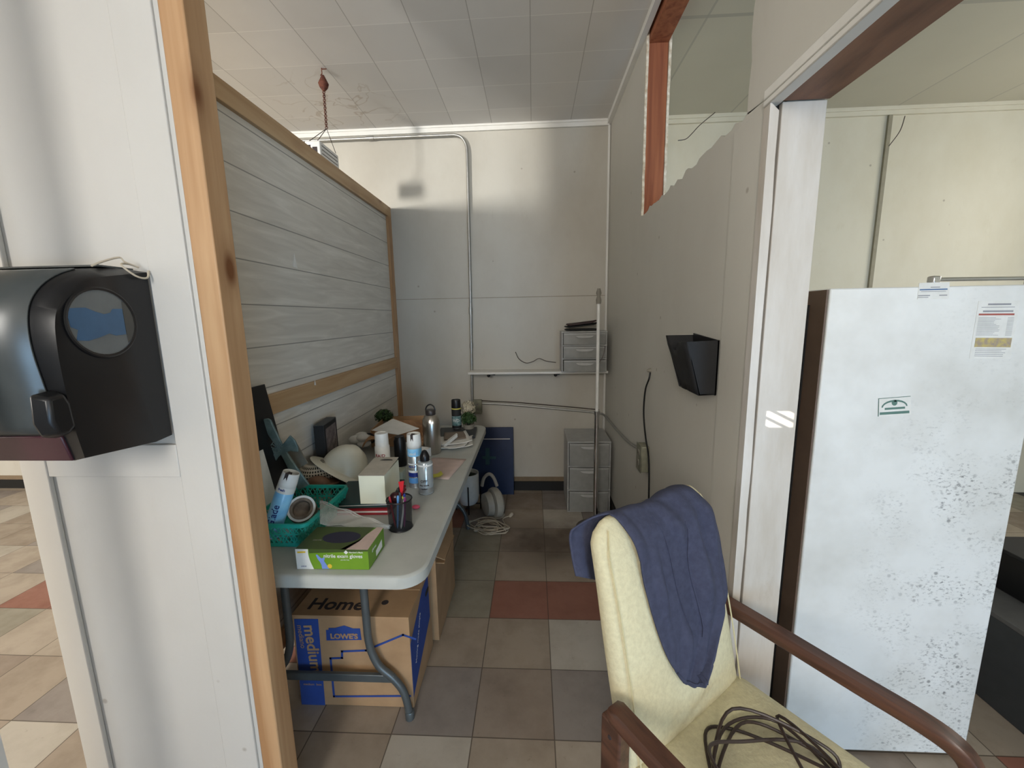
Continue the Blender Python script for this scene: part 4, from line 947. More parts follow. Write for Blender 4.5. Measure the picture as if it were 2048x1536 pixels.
def can(name, label, base, r, h, body, bands=(), cap=None, T=None, cat='spray can', group=None, texts=(), domed=True):
    T = T or Matrix.Translation(base)
    t = thing(name, label, cat, T.translation, 0, group)
    hb = h*(.76 if cap else 1)
    b = B(); b.lathe([(r*.90, 0), (r, .004), (r, hb-r*.30), (r*.86, hb-r*.08), (r*.62, hb)], (0, 0, 0), 28, T); make('body', b, body, t)
    b = B(); b.lathe([(r*.96, 0), (r*1.02, .002), (r*1.02, .005)], (0, 0, 0), 28, T); make('base_ring', b, M['silver'], t)
    for z0, z1, m in bands:
        b = B(); b.lathe([(r*1.008, z0*h), (r*1.008, z1*h)], (0, 0, 0), 28, T, cap=False); make('label_band', b, m, t)
    if cap:
        m, rc, z0, kind = cap
        b = B()
        if kind == 'trigger':
            zc = h*z0
            b.lathe([(r*rc, zc), (r*rc, zc+.02), (r*rc*.93, h-.006), (r*rc*.90, h)], (0, 0, 0), 24, T, cap=False); b.lathe([(r*rc*.86, h-.016), (r*rc*.86, h-.014)], (0, 0, 0), 24, T)
            c_ = make('cap', b, m, t, solid=.002)
            b = B(); b.box((-.006, -r*rc*.98, h-.030), (.006, -.004, h+.001), T); make('nozzle', b, M['dark_ink'], c_)
        elif kind == 'flat':
            zc = h*z0; b.lathe([(r*rc, zc), (r*rc, zc+.006), (r*rc*.96, h-.004), (r*rc*.92, h), (r*rc*.80, h), (r*rc*.78, h-.003)], (0, 0, 0), 28, T); make('cap', b, m, t)
        else:
            zc = h*z0; b.lathe([(r*rc, zc), (r*rc*1.02, zc+.02), (r*rc*.85, h-.018), (r*rc*.5, h-.004), (r*rc*.2, h)], (0, 0, 0), 24, T); make('nozzle_cap', b, m, t)
    for s, sz, z, m, ang, rot in texts:    # curved lettering wrapped on the can
        cu = bpy.data.curves.new('lettering', 'FONT'); cu.body = s; cu.size = sz; cu.extrude = .0002; cu.align_x = 'CENTER'; cu.offset = .0004; cu.resolution_u = 2
        tmp = bpy.data.objects.new('src', cu); C.objects.link(tmp)
        me = bpy.data.meshes.new_from_object(tmp.evaluated_get(bpy.context.evaluated_depsgraph_get())); bpy.data.objects.remove(tmp)
        Rm = ROT(0, 0, rot)
        for v in me.vertices:
            p = Rm @ v.co; a = R_(ang)+p.x/r; rr_ = r*1.02+p.z; v.co = Vector((rr_*math.sin(a), -rr_*math.cos(a), z*h+p.y))
        me.transform(root_matrix(t).inverted() @ T); me.materials.clear(); me.materials.append(m)
        o = bpy.data.objects.new('lettering', me); C.objects.link(o); o.parent = t
    return t
# leaning light blue can in the basket
p_top = AY(583, 944, 1.36); p_bot = AY(548, 1048, 1.33)
axis = (p_top-p_bot).normalized(); L = (p_top-p_bot).length
def along(base, axis, facing=(0, -1, 0)):
    z = Vector(axis).normalized(); y = -(Vector(facing)-z*Vector(facing).dot(z)).normalized(); x = y.cross(z)
    m = Matrix((x, y, z)).transposed().to_4x4(); m.translation = Vector(base); return m
can('spray_can', 'light blue and white spray can leaning inside the teal basket', None, .031, L+.045, M['lightblue'], [(.70, .79, M['white'])], (M['white'], .97, .76, 'trigger'), along(p_bot-axis*.045, axis),
    texts=[('Glade', .034, .36, M['navy'], 22, 90), ('fresh', .012, .74, M['navy'], 0, 0)])
# roll of tape in the basket
c_ = AY(605, 1020, 1.42); tm = along(c_, (.28, -.72, .62), (0, 0, -1))
t = thing('tape_roll', 'worn roll of tape with white inner ring lying in the teal basket', 'tape', c_)
b = B(); b.lathe([(.031, -.022), (.049, -.022), (.0505, -.018), (.0505, .018), (.049, .022), (.031, .022), (.031, -.022)], (0, 0, 0), 36, tm, cap=False); make('tape', b, M['tape'], t)
b = B(); b.lathe([(.041, .0225), (.049, .0228), (.049, .0232), (.041, .0230)], (0, 0, 0), 36, tm, cap=False); make('side_face', b, M['white'], t, label='clean white side')
b = B(); b.lathe([(.030, -.001), (.030, .001)], (0, 0, 0), 30, tm); make('stuck_lint', b, M['tape'], t)
p = AY(570, 1072, 1.34); b = B(); b.ball((p.x, p.y, bz+.035), .030, 2, (1.2, .8, .9), .08); tag(make('crumpled_wrapper', b, M['glassy']), 'crumpled clear wrapper seen through the front of the teal basket', 'wrapper')
for k, (px, py, rr_) in enumerate(((556, 1086, .014), (577, 1088, .011))):
    p = AY(px, py, 1.318); b = B(); b.lathe([(rr_*.7, -.003), (rr_, -.003), (rr_, .003), (rr_*.7, .003), (rr_*.7, -.003)], (p.x, p.y, 0), 20, Matrix.Translation((0, 0, p.z)) @ Matrix.Translation((p.x, p.y, 0)) @ ROT(90, 0, 0) @ Matrix.Translation((-p.x, -p.y, 0)), cap=False)
    tag(make('bottle_ring', b, M['pinkpaper']), ['larger', 'smaller'][k]+' pale ring lying behind the front lattice of the teal basket', 'ring')

# black leaning panel, white sheet, patina cross
t = thing('dark_board', 'thin black panel leaning on the divider behind the pine post', 'board', (-1.08, 1.42, TH))
b = B(); b.prism([(-1.130, 1.20, 1.275), (-1.130, 1.635, 1.275), (-1.035, 1.625, TH+.002), (-1.035, 1.20, TH+.002)], (.010, 0, .002)); make('panel', b, M['black'], t, bevel=.002)
b = B(); b.prism([(-1.062, 1.15, 1.04), (-1.062, 1.49, 1.04), (-1.012, 1.49, TH+.004), (-1.012, 1.15, TH+.004)], (.003, 0, .001)); tag(make('white_sheet', b, M['white']), 'stiff white sheet leaning in front of the black panel', 'sheet')
ct_ = AY(531, 842, 1.57); cb_ = AY(604, 968, 1.57); ax = (cb_-ct_).normalized(); Lc = (cb_-ct_).length*1.06; pn_ = Vector((-ax.z, 0, ax.x))
mid = ct_+ax*Lc*.42
def cp(s, tt): q = mid+ax*s*Lc+pn_*tt*Lc; return (q.x, 1.565, q.z)
outl = [(-.055, .045), (-.13, .050), (-.28, .062), (-.40, .075), (-.435, .05), (-.45, 0), (-.435, -.05), (-.40, -.075), (-.28, -.062), (-.13, -.050), (-.055, -.045),
        (-.075, -.10), (-.12, -.20), (-.03, -.225), (.06, -.215), (.12, -.185), (.07, -.10), (.055, -.045), (.15, -.048), (.40, -.07), (.57, -.09), (.58, 0), (.57, .09), (.40, .07), (.15, .048), (.055, .045),
        (.07, .10), (.12, .185), (.06, .215), (-.03, .225), (-.12, .20), (-.075, .10)]
t = thing('decorative_cross', 'grey green metal cross with flared arms leaning inside the rear of the teal basket', 'cross', (mid.x, 1.57, TH))
b = B(); b.prism([cp(s, v) for s, v in outl], (0, .010, 0)); make('cross', b, M['patina'], t, bevel=.003)
T = face_mat(Vector(cp(.0, -.19))+Vector((0, -.0008, 0)), (pn_+ax*-.45), (-ax-pn_*.45)); lettering('raised_lettering', 'FAITH', .030, T, plain('worn_lettering', (.18, .24, .23), .45, .4), t, .0012)
T = face_mat(Vector(cp(.05, -.13))+Vector((0, -.0008, 0)), (pn_+ax*-.45), (-ax-pn_*.45)); lettering('raised_lettering', 'HOPE', .026, T, plain('worn_lettering', (.18, .24, .23), .45, .4), t, .0012)
b = B(); b.prism([cp(.02, -.26), cp(.02, .06), cp(.33, .06), cp(.33, -.26)], (0, .006, 0), Matrix.Translation((0, .075, 0))); tag(make('cardboard_piece', b, plain('olive_board', (.17, .155, .12), .8)), 'small olive brown board standing behind the metal cross', 'board')

# mesh cap with leather bill
cc = spot(633, 930, 1.86, TH+.055)
t = thing('mesh_cap', 'cap with cream mesh crown and tan leather bill between the cross and the hard hat', 'cap', cc)
mt, tr_, bs_ = nt('holed_mesh'); tc = tr_.nodes.new('ShaderNodeTexCoord'); sp = tr_.nodes.new('ShaderNodeSeparateXYZ'); tr_.links.new(tc.outputs['Object'], sp.inputs[0])
an = mathn(tr_, 'MULTIPLY', mathn(tr_, 'ARCTAN2', sp.outputs[1], sp.outputs[0]), 6.5)
zz = mathn(tr_, 'MULTIPLY', sp.outputs[2], 75)
fa = mathn(tr_, 'SUBTRACT', mathn(tr_, 'FRACT', an), .5); fz = mathn(tr_, 'SUBTRACT', mathn(tr_, 'FRACT', zz), .5)
dd = mathn(tr_, 'ADD', mathn(tr_, 'MULTIPLY', fa, fa), mathn(tr_, 'MULTIPLY', fz, fz)); hole = mathn(tr_, 'LESS_THAN', dd, .10)
tr_.links.new(mixc(tr_, hole, (.50, .45, .36), (.02, .018, .015)), bs_.inputs['Base Color']); bs_.inputs['Roughness'].default_value = .8
b = B(); b.lathe([(.085, 0), (.087, .02), (.082, .045), (.066, .065), (.04, .078), (.012, .083)], (cc.x, cc.y, TH+.035), 32); make('crown', b, mt, t)
b = B(); b.lathe([(.092, 0), (.094, .012), (.090, .034), (.086, .036)], (cc.x, cc.y, TH+.002), 32); make('band', b, M['leather'], t, label='brown leather band')
def bill(u, v):
    a = R_(-150+140*u); r = .088+v*.075*math.sin(math.pi*u)**.6; return (cc.x+.02*v+r*math.cos(a), cc.y+r*math.sin(a), TH+.040-.016*v+.022*math.sin(math.pi*u)*(.4+v)*.9)
b = B(); b.grid(bill, 18, 6); make('bill', b, M['leather'], t, solid=.006)
b = B(); p = on(655, 965); b.ball((p.x+.02, 1.76, TH+.045), .05, 3, (1.15, .75, .72)); tag(make('leather_pouch', b, M['leather'], sharp=80), 'rounded tan leather pouch just behind the teal basket rim', 'pouch')

# framed picture
f0 = AY(626, 860, 1.98); f1 = AY(648, 860, 1.98)
t = thing('picture_frame', 'small deep black picture frame standing against the divider behind the hard hat', 'picture frame', (f0.x, 2.2, TH))
FT = TR((f1.x, 1.98, TH), 0, 0, 8)
fh = AY(648, 852, 1.98).z-TH
b = B(); b.box((-.052, 0, .001), (0, .19, fh), FT); make('frame', b, M['black_matte'], t, bevel=.003)
b = B(); b.box((0, .020, .025), (.001, .17, fh-.022), FT); make('picture', b, plain('faded_print', (.20, .17, .16), .5, col2=(.07, .05, .055), scale=26), t)
b = B(); b.box((-.052, .0, fh), (-.001, .19, fh+.002), FT); make('frame_top', b, M['darkgrey'], t)

# hard hat tipped on its brim
hc = AY(687, 940, 1.93); axd = Vector((.44, .33, .78)).normalized(); HT = along(hc, axd, (-.6, -.6, -.4))
t = thing('hard_hat', 'cream white hard hat tipped on its brim in the middle of the table', 'hard hat', (hc.x, hc.y, TH))
def hat(u, v):
    a = 2*math.pi*u; ca, sa = math.cos(a), math.sin(a); ex, ey = 1.0, 1.14
    if v < .72:
        f = v/.72; th = f*math.pi/2; r = .106*math.sin(th)**.92; z = .128*math.cos(th)
        z += .005*math.exp(-(sa*r/.012)**2)*(1-f**4)
    else:
        f = (v-.72)/.28; r = .106+f*(.046+.010*max(0, -sa)); z = -.004*f-.010*f*f
    return HT @ Vector((r*ca*ey, r*sa*ex, z))
b = B(); b.grid(hat, 56, 40); bmesh.ops.remove_doubles(b.bm, verts=b.bm.verts[:], dist=.0004); make('shell', b, M['hat'], t, solid=.003, sharp=180)
b = B(); b.tube([hat(k/56, 1.0) for k in range(56)], .0022, 6, cyc=True); make('rim', b, M['hat'], t)
b = B(); b.lathe([(.100, .0), (.100, .022), (.098, .022), (.098, 0), (.100, 0)], (0, 0, -.002), 40, HT, cap=False); make('headband', b, M['black_matte'], t)

# white crumpled gloves behind the hat
b = B(); p = spot(722, 880, 2.45, TH+.05)
for k in range(5): b.ball((max(-1.09, p.x+random.uniform(-.03, .07)), p.y-.05+random.uniform(-.04, .03), TH+.045+random.uniform(-.01, .05)), .036, 3, (1.2, 1, .7), .02)
tag(make('crumpled_cloth', b, M['paper'], sharp=50), 'crumpled white cloth behind the crown of the hard hat', 'cloth')
b = B(); q = spot(742, 888, 2.38, TH); b.tube(cat_rom([(q.x-.03, q.y, TH+.10), (q.x+.01, q.y-.01, TH+.105), (q.x+.03, q.y, TH+.075), (q.x+.01, q.y, TH+.05), (q.x-.02, q.y, TH+.06)], 5), .006, 8); tag(make('black_strap', b, M['black_matte']), 'black strap curling over the white cloth', 'strap')

# books and papers under the white carton
bkc = on(742, 1030)
def book(name, lab, x0, y0, x1, y1, z, h, cover, rz=0):
    t = thing(name, lab, 'book', ((x0+x1)/2, (y0+y1)/2, z), rz)
    w2, d2 = (x1-x0)/2, (y1-y0)/2
    b = B(); b.box((-w2, -d2, 0), (w2, d2, .007)); make('back_cover', b, cover, t, local=True)
    b = B(); b.box((-w2, -d2, h-.007), (w2, d2, h)); make('front_cover', b, cover, t, local=True)
    b = B(); b.box((-w2+.006, -d2+.006, .007), (w2-.006, d2-.006, h-.007)); make('pages', b, M['paper'], t, local=True)
book('notebook', 'red covered book under the dark teal book', -.835, 1.545, -.598, 1.79, TH+.001, .024, M['red'], 2)
book('notebook', 'dark teal book on which the white carton stands', -.865, 1.555, -.602, 1.80, TH+.026, .020, M['dkteal'], 5)
zb = TH+.047
c0 = AZ(721, 1008, zb); c1 = AZ(775, 1001, zb); ang = 1; wv = (c1-c0).length
t = thing('small_carton', 'cream white cardboard carton with tucked lid standing on two books', 'box', c0, ang)
hb_ = AY(713, 952, c0.y).z-zb
b = B(); b.box((0, 0, 0), (wv, .19, hb_)); make('carton', b, M['offwhite'], t, local=True, bevel=.001)
b = B(); b.loft([[(-.001, -.001, hb_), (wv+.001, -.001, hb_), (wv+.001, .191, hb_+.010), (-.001, .191, hb_+.010)], [(-.001, -.001, hb_+.002), (wv+.001, -.001, hb_+.002), (wv+.001, .191, hb_+.012), (-.001, .191, hb_+.012)]]); make('lid', b, plain('worn_lid', (.44, .41, .35), .8), t, local=True)
b = B(); b.prism([(wv*.62+.028*math.cos(a), .15+.012*math.sin(a), hb_+.0125) for a in [math.pi*k/8 for k in range(9)]], (0, 0, .0006)); make('thumb_slot', b, M['black_matte'], t, local=True)
t = thing('magazine', 'black and white printed magazine lying left of the white carton', 'magazine', (-.90, 1.72, TH), 28)
b = B(); b.box((-.09, -.12, .001), (.09, .12, .006)); make('pages', b, M['terracotta'], t, local=True)
b = B(); b.box((-.02, -.115, .0062), (.05, .10, .0066)); make('cover_print', b, M['black_matte'], t, local=True)
b = B(); b.prism([(-.01, -.10, .0068), (.03, -.05, .0068), (.01, -.02, .0068), (.045, .05, .0068), (.02, .02, .0068), (.0, -.03, .0068)], (0, 0, .0003)); make('cover_art', b, M['paper'], t, local=True)
# zip bag
zp = [(AZ(650, 1004, .85), AZ(566+70, 1040, .83)), ]
t = thing('zip_bag', 'clear plastic zip bag slumped across the glove box and basket', 'bag', (-.70, 1.45, TH))
A_ = AZ(640, 1002, TH+.105); B_ = AZ(783, 1052, TH+.022); C_ = AZ(775, 1060, TH+.012); D_ = AZ(640, 1048, TH+.098)
def zfn(u, v):
    a = A_.lerp(B_, u); d = D_.lerp(C_, u); p = a.lerp(d, v); p = Vector(p)
    p.z += .012*math.sin(u*7+v*3)*math.sin(math.pi*v)*(1-u)+.004*math.sin(u*19+v*9)
    return p
b = B(); b.grid(zfn, 30, 12); make('film', b, M['glassy'], t, solid=.001, sharp=180)
b = B(); b.tube([zfn(k/24, 0) for k in range(25)], .0022, 6); make('zip_seal', b, M['clearplastic'], t)
b = B(); b.tube([zfn(k/24, .12)+Vector((0, 0, .001)) for k in range(25)], .001, 5); make('zip_line', b, M['clearplastic'], t)

# pen cup and pens
pc = on(802, 1055); pr = .047; ph = .118
t = thing('pen_cup', 'black wire mesh pen cup crowded with pens at the right edge of the table', 'pen cup', (pc.x, pc.y, TH))
mesh_m, mt_, mb_ = nt('black_wire_mesh'); mb_.inputs['Base Color'].default_value = (.012, .012, .014, 1); mb_.inputs['Roughness'].default_value = .35
mb_.inputs['Alpha'].default_value = .62
b = B(); b.lathe([(pr*.92, .001), (pr*.96, ph*.5), (pr, ph)], (pc.x, pc.y, TH), 30, cap=False); make('mesh_wall', b, mesh_m, t)
b = B(); b.lathe([(pr*.93, .001), (pr*.93, .004)], (pc.x, pc.y, TH), 30); make('base', b, M['black'], t)
b = B(); b.tube([(pc.x+pr*math.cos(2*math.pi*k/30), pc.y+pr*math.sin(2*math.pi*k/30), TH+ph) for k in range(30)], .003, 6, cyc=True); make('rim', b, M['black'], t)
b = B(); b.tube([(pc.x+pr*.93*math.cos(2*math.pi*k/30), pc.y+pr*.93*math.sin(2*math.pi*k/30), TH+.004) for k in range(30)], .0025, 6, cyc=True); make('foot_ring', b, M['black'], t)
pens = [('blue', M['midblue'], -.012, -.030, -8, 4, .125), ('white', M['white'], .012, -.034, -10, 12, .12), ('red', M['red'], -.028, -.018, 4, -9, .125), ('purple', M['magenta'], .026, -.012, 5, 8, .12), ('black', M['black'], -.005, .02, -12, -6, .14),
        ('dark blue', M['navy'], .02, .02, 9, 6, .13), ('grey', M['silver'], -.03, .005, 3, -12, .12), ('black capped', M['darkgrey'], .0, .0, 2, 3, .135)]
for nm, m, dx, dy, rx, ry, ln in pens:
    T = TR((pc.x+dx*.6, pc.y+dy*.6, TH+.006), rx*.6, ry*.7, 0)
    t = thing('pen', nm+' pen standing in the black mesh cup', 'pen', T.translation, 0, 'pens in the mesh cup')
    b = B(); b.lathe([(.001, 0), (.004, .012), (.004, ln)], (0, 0, 0), 10, T); make('barrel', b, m, t)
    b = B(); b.lathe([(.0046, ln-.03), (.0046, ln), (.003, ln+.004)], (0, 0, 0), 10, T); make('cap', b, m, t)
p = AY(803, 968, 1.47); q = AY(806, 992, 1.47)
b = B(); b.prism([(p.x-.012, 1.47, p.z+.008), (p.x+.010, 1.47, p.z+.012), (q.x-.002, 1.47, q.z), (q.x-.008, 1.47, q.z+.002)], (0, .004, 0)); t = thing('candy_pick', 'pointed red tab sticking up among the pens', 'tab', (q.x, 1.47, q.z)); make('tab', b, M['brightred'], t)
b = B(); b.ball((q.x, 1.465, q.z-.004), .006, 2); make('yellow_tip', b, plain('bright_yellow', (.8, .75, .1), .4), t)
t = thing('correction_roller', 'dark domed dispenser leaning on the back rim of the pen cup', 'dispenser', (pc.x-.03, pc.y+.03, TH+.05)); b = B(); b.ball((pc.x-.018, pc.y+.012, TH+ph+.0), .024, 3, (1, .8, .9)); make('shell', b, plain('dark_wine_plastic', (.03, .008, .01), .2), t, sharp=80)
p = on(832, 1018); b = B(); b.ball((p.x, p.y, TH+.010), .012, 2, (1.5, 1, .7)); b2 = b; tag(make('eraser', b, M['pink'], sharp=60), 'small pink eraser on the table beside the pen cup', 'eraser')

# cans and boxes
can('spray_can', 'tall silver and blue disinfectant can with white sprayer cap', on(833, 972), .0335, .262, M['silver'], [(.60, .74, M['lightblue']), (.22, .30, M['navy']), (.30, .34, M['white']), (.45, .47, M['white']), (.10, .2, M['midblue'])], (M['white'], .98, .74, 'trigger'),
    texts=[('Lysol', .020, .63, M['white'], -10, 0), ('kills 99.9%', .009, .40, M['navy'], -10, 0)])
can('spray_can', 'short clear grey can with black domed nozzle nearest the table edge', on(853, 985), .0345, .205, M['clearcan'], [(.05, .16, M['silver']), (.66, .70, M['white'])], (M['black'], .62, .76, 'dome'),
    texts=[('OFF', .018, .30, M['dark_ink'], 0, 0), ('deep woods', .009, .22, M['dark_ink'], 0, 0), ('repellent', .008, .14, M['dark_ink'], 0, 0)])
wc_ = spot(769, 960, 1.93, TH); can('spray_can', 'can with wide white cap and red lettering behind the white carton', Vector((wc_.x, wc_.y, TH)), .036, .24, M['white'], [], (M['white'], .93, .62, 'flat'), texts=[('RAID', .022, .52, M['red'], 0, 0)])
dk = spot(802, 925, 2.12, TH); b = B(); b.lathe([(.030, 0), (.032, .004), (.032, .14), (.026, .155), (.026, .165)], (dk.x, dk.y, TH+.001), 24); tag(make('black_canister', b, M['black']), 'black canister between the two white capped cans', 'canister')
p = on(797, 975); b = B(); b.box((p.x-.03, p.y-.01, TH+.001), (p.x+.025, p.y+.05, TH+.075)); b.box((p.x-.031, p.y-.012, TH+.075), (p.x+.026, p.y+.052, TH+.082)); tag(make('tea_tin', b, plain('pale_green_box', (.42, .44, .33), .6), bevel=.002), 'small pale green box behind the pen cup', 'box')
# steel bottle
sb = on(865, 905); t = thing('steel_bottle', 'large brushed steel bottle with dark loop lid', 'bottle', (sb.x, sb.y, TH)); r = .052
b = B(); b.lathe([(r*.94, .001), (r, .006), (r, .185), (r*.95, .205), (r*.72, .228), (r*.50, .236)], (sb.x, sb.y, TH), 36); make('body', b, M['steel'], t)
b = B(); b.lathe([(r*.56, .234), (r*.58, .238), (r*.58, .258), (r*.50, .264)], (sb.x, sb.y, TH), 30); lid = make('lid', b, plain('dark_brown_lid', (.035, .028, .025), .4), t)
b = B(); b.tube([(sb.x+.028*math.cos(R_(180*k/16))*1.0, sb.y, TH+.258+.036*math.sin(R_(180*k/16))) for k in range(17)], .0042, 8); make('carry_loop', b, M['black'], lid)
# open small box, papers, pink sheets, sticky note
p = on(858, 905); T = TR((p.x-.035, p.y-.09, TH+.001), 0, 0, -22); t = thing('open_box', 'small open pale box with raised white flap in front of the steel bottle', 'box', T.translation)
b = B()
for a, c in (((-.06, -.05, 0), (.05, .05, .002)), ((-.06, -.05, 0), (-.058, .05, .05)), ((.048, -.05, 0), (.05, .05, .05)), ((-.06, -.05, 0), (.05, -.048, .05)), ((-.06, .048, 0), (.05, .05, .05))): b.box(a, c, T)
make('tray', b, M['paper'], t)
b = B(); b.prism([T @ Vector(q) for q in ((-.06, -.05, .05), (-.06, .05, .05), (-.085, .05, .085), (-.095, -.02, .075))], (0, 0, .001)); make('flap', b, M['paper'], t)
def sheet(name, lab, cx, cy, w_, d_, z, rz, mat, th=.001, cat='paper', curl=0):
    b = B(); T = TR((cx, cy, z), 0, 0, rz)
    b.grid(lambda u, v: T @ Vector(((u-.5)*w_, (v-.5)*d_, curl*(max(0, u-.6)/.4)**2+curl*.6*(max(0, .3-v)/.3)**2)), 8, 8)
    return tag(make(name, b, mat, solid=th, sharp=80), lab, cat)
p = on(873, 918); sheet('pink_sheet', 'pale pink paper lying flat beside the small open box', -.505, 2.08, .20, .30, TH+.002, -8, M['pinkpaper'])
sheet('sticky_note', 'yellow sticky note curling near the table edge', *on(873, 953).xy, .06, .06, TH+.003, 25, M['yellow'], .001, 'note', .012)
for k, (dx, dy, w_, rz, lab) in enumerate(((0, 0, .21, 10, 'lowest sheet of the paper pile at the far corner of the table'), (-.012, -.03, .20, -4, 'middle sheet of the paper pile at the far corner of the table'), (-.02, .03, .20, 18, 'topmost curled white sheet of the paper pile at the far corner'))):
    q = on(912, 886); sheet('paper_sheet', lab, q.x+dx, q.y+dy, w_, .27, TH+.003+k*.007, rz, M['paper'], .003, 'paper', .014)
q = on(918, 880); sheet('clipboard', 'brown board lying on the paper pile at the far end', q.x-.03, q.y+.02, .14, .17, TH+.026, 12, plain('grey_brown_board', (.24, .19, .15), .7), .003, 'clipboard')
q = on(900, 868); T = TR((-.53, 2.72, TH+.001), 0, 0, 4); t = thing('laptop', 'closed dark grey laptop at the far end of the table', 'laptop', T.translation)
b = B(); b.box((-.13, -.11, 0), (.13, .11, .010), T); make('base', b, M['darkgrey'], t, bevel=.003)
b = B(); b.box((-.13, -.11, .0105), (.13, .11, .020), T); make('lid', b, M['darkgrey'], t, bevel=.004)
b = B(); b.prism([on(884, 888, TH+.03), on(913, 866, TH+.06), on(915, 868, TH+.06), on(888, 890, TH+.03)], (0, 0, -.02)); tag(make('paper_roll', b, M['white']), 'bent white strip of paper propped on the dark laptop', 'paper')
# far cans and plants
q = spot(914, 858, 2.78, TH+.0); can('spray_can', 'black spray can with yellow ring near the flowers', Vector((q.x, 2.78, TH+.028)), .033, .205, M['black_matte'], [(.68, .72, plain('ring_yellow', (.65, .6, .12), .4)), (.12, .45, plain('teal_print', (.03, .12, .12), .4, col2=(.25, .35, .35), scale=50))], (M['black'], 1.0, .74, 'flat'), texts=[('WD', .03, .25, M['white'], 0, 0)])
def foliage(c, rx, rz_, n, size, seed=1, dome=True):
    rs = random.Random(seed); b = B()
    for k in range(n):
        while True:
            v = Vector((rs.uniform(-1, 1), rs.uniform(-1, 1), rs.uniform(-1 if not dome else -.5, 1)))
            if .45 < v.length < 1: break
        p = Vector(c)+Vector((v.x*rx, v.y*rx, v.z*rz_)); nrm = (v+Vector((rs.uniform(-.6, .6), rs.uniform(-.6, .6), rs.uniform(-.2, .8)))).normalized()
        u_ = nrm.orthogonal().normalized(); w_ = nrm.cross(u_); a = rs.uniform(0, 6.28); u2 = u_*math.cos(a)+w_*math.sin(a); w2 = nrm.cross(u2); s_ = size*rs.uniform(.6, 1.2)
        q = [p-u2*s_, p+w2*s_*.45+nrm*s_*.15, p+u2*s_, p-w2*s_*.45+nrm*s_*.15]
        b.bm.faces.new([b.bm.verts.new(x) for x in q])
    return b
q = spot(938, 868, 2.80, TH); t = thing('potted_plant', 'small round leafed green plant in grey pot at the far table corner', 'potted plant', (q.x, 2.80, TH))
b = B(); b.lathe([(.030, .001), (.038, .03), (.042, .052), (.037, .052), (.034, .046)], (q.x, 2.80, TH), 24); make('pot', b, M['terracotta'], t)
make('foliage', foliage((q.x, 2.80, TH+.092), .060, .050, 420, .012, 3), M['leaf'], t, recalc=False)
b = B(); b.tube([(q.x, 2.8, TH+.04), (q.x, 2.8, TH+.10)], .012, 8); make('stem', b, M['darkleaf'], t)
q = AY(936, 816, 2.90); t = thing('flower', 'cream ruffled paper flower behind the potted plant', 'flower', (q.x, 2.9, TH))
make('petals', foliage((q.x, 2.9, q.z), .052, .055, 380, .014, 8, False), M['petal'], t, recalc=False)
b = B(); b.ball((q.x, 2.9, q.z), .036, 2); make('centre', b, M['petal'], t)
b = B(); b.tube([(q.x, 2.9, TH), (q.x, 2.9, q.z)], .004, 6); make('stem', b, M['darkleaf'], t)
q = AX(768, 832, -1.055); t = thing('potted_plant', 'small dark green bushy plant beside the end post of the divider', 'potted plant', (q.x, q.y-.12, TH))
qy = min(q.y, 2.90)
q = AY(768, 832, qy)
make('foliage', foliage((q.x, qy, q.z), .066, .050, 520, .012, 5), M['leaf'], t, recalc=False)
b = B(); b.lathe([(.030, TH+.001), (.042, q.z-.03), (.036, q.z-.03)], (q.x, qy, 0), 24); make('pot', b, M['terracotta'], t)
b = B(); b.ball((q.x, qy, q.z), .04, 2, (1, 1, .7)); make('stem', b, M['darkleaf'], t)
# carton tray with kraft paper
q0 = AZ(744, 905, TH); T = TR((-.86, 2.62, TH+.001), 0, 0, 6); t = thing('open_carton', 'open brown carton tray against the divider holding crumpled paper', 'box', T.translation)
b = B()
for a, c in (((-.18, -.17, 0), (.18, .17, .003)), ((-.18, -.17, 0), (-.176, .17, .11)), ((.176, -.17, 0), (.18, .17, .115)), ((-.18, -.17, 0), (.18, -.166, .08)), ((-.18, .166, 0), (.18, .17, .115))): b.box(a, c, T)
make('tray', b, M['cardboard'], t)
def kraft(u, v):
    x = (u-.5)*.36; y = (v-.5)*.34; h_ = .080+.05*math.exp(-((u-.55)**2+(v-.5)**2)*7)
    h_ += .040*noise.noise(Vector((u*4.2, v*4.2, 3)))+.014*noise.noise(Vector((u*11, v*11, 1)))-.05*(abs(u-.5)*2)**4
    return T @ Vector((x*1.05, y*1.15-.13, max(.012, h_+.015)))
b = B(); b.grid(kraft, 40, 40); tag(make('kraft_paper', b, M['kraft'], solid=.002, sharp=25), 'crumpled brown kraft paper spilling out of the carton tray', 'paper')
A_ = AZ(743, 861, TH+.165); B_ = AZ(786, 838, TH+.185); C_ = AZ(838, 857, TH+.165); D_ = AZ(796, 870, TH+.16)
b = B(); b.prism([A_, B_, C_, D_], (0, 0, .002)); tag(make('letter_sheet', b, M['paper']), 'white letter sheet lying on top of the crumpled brown paper', 'paper')

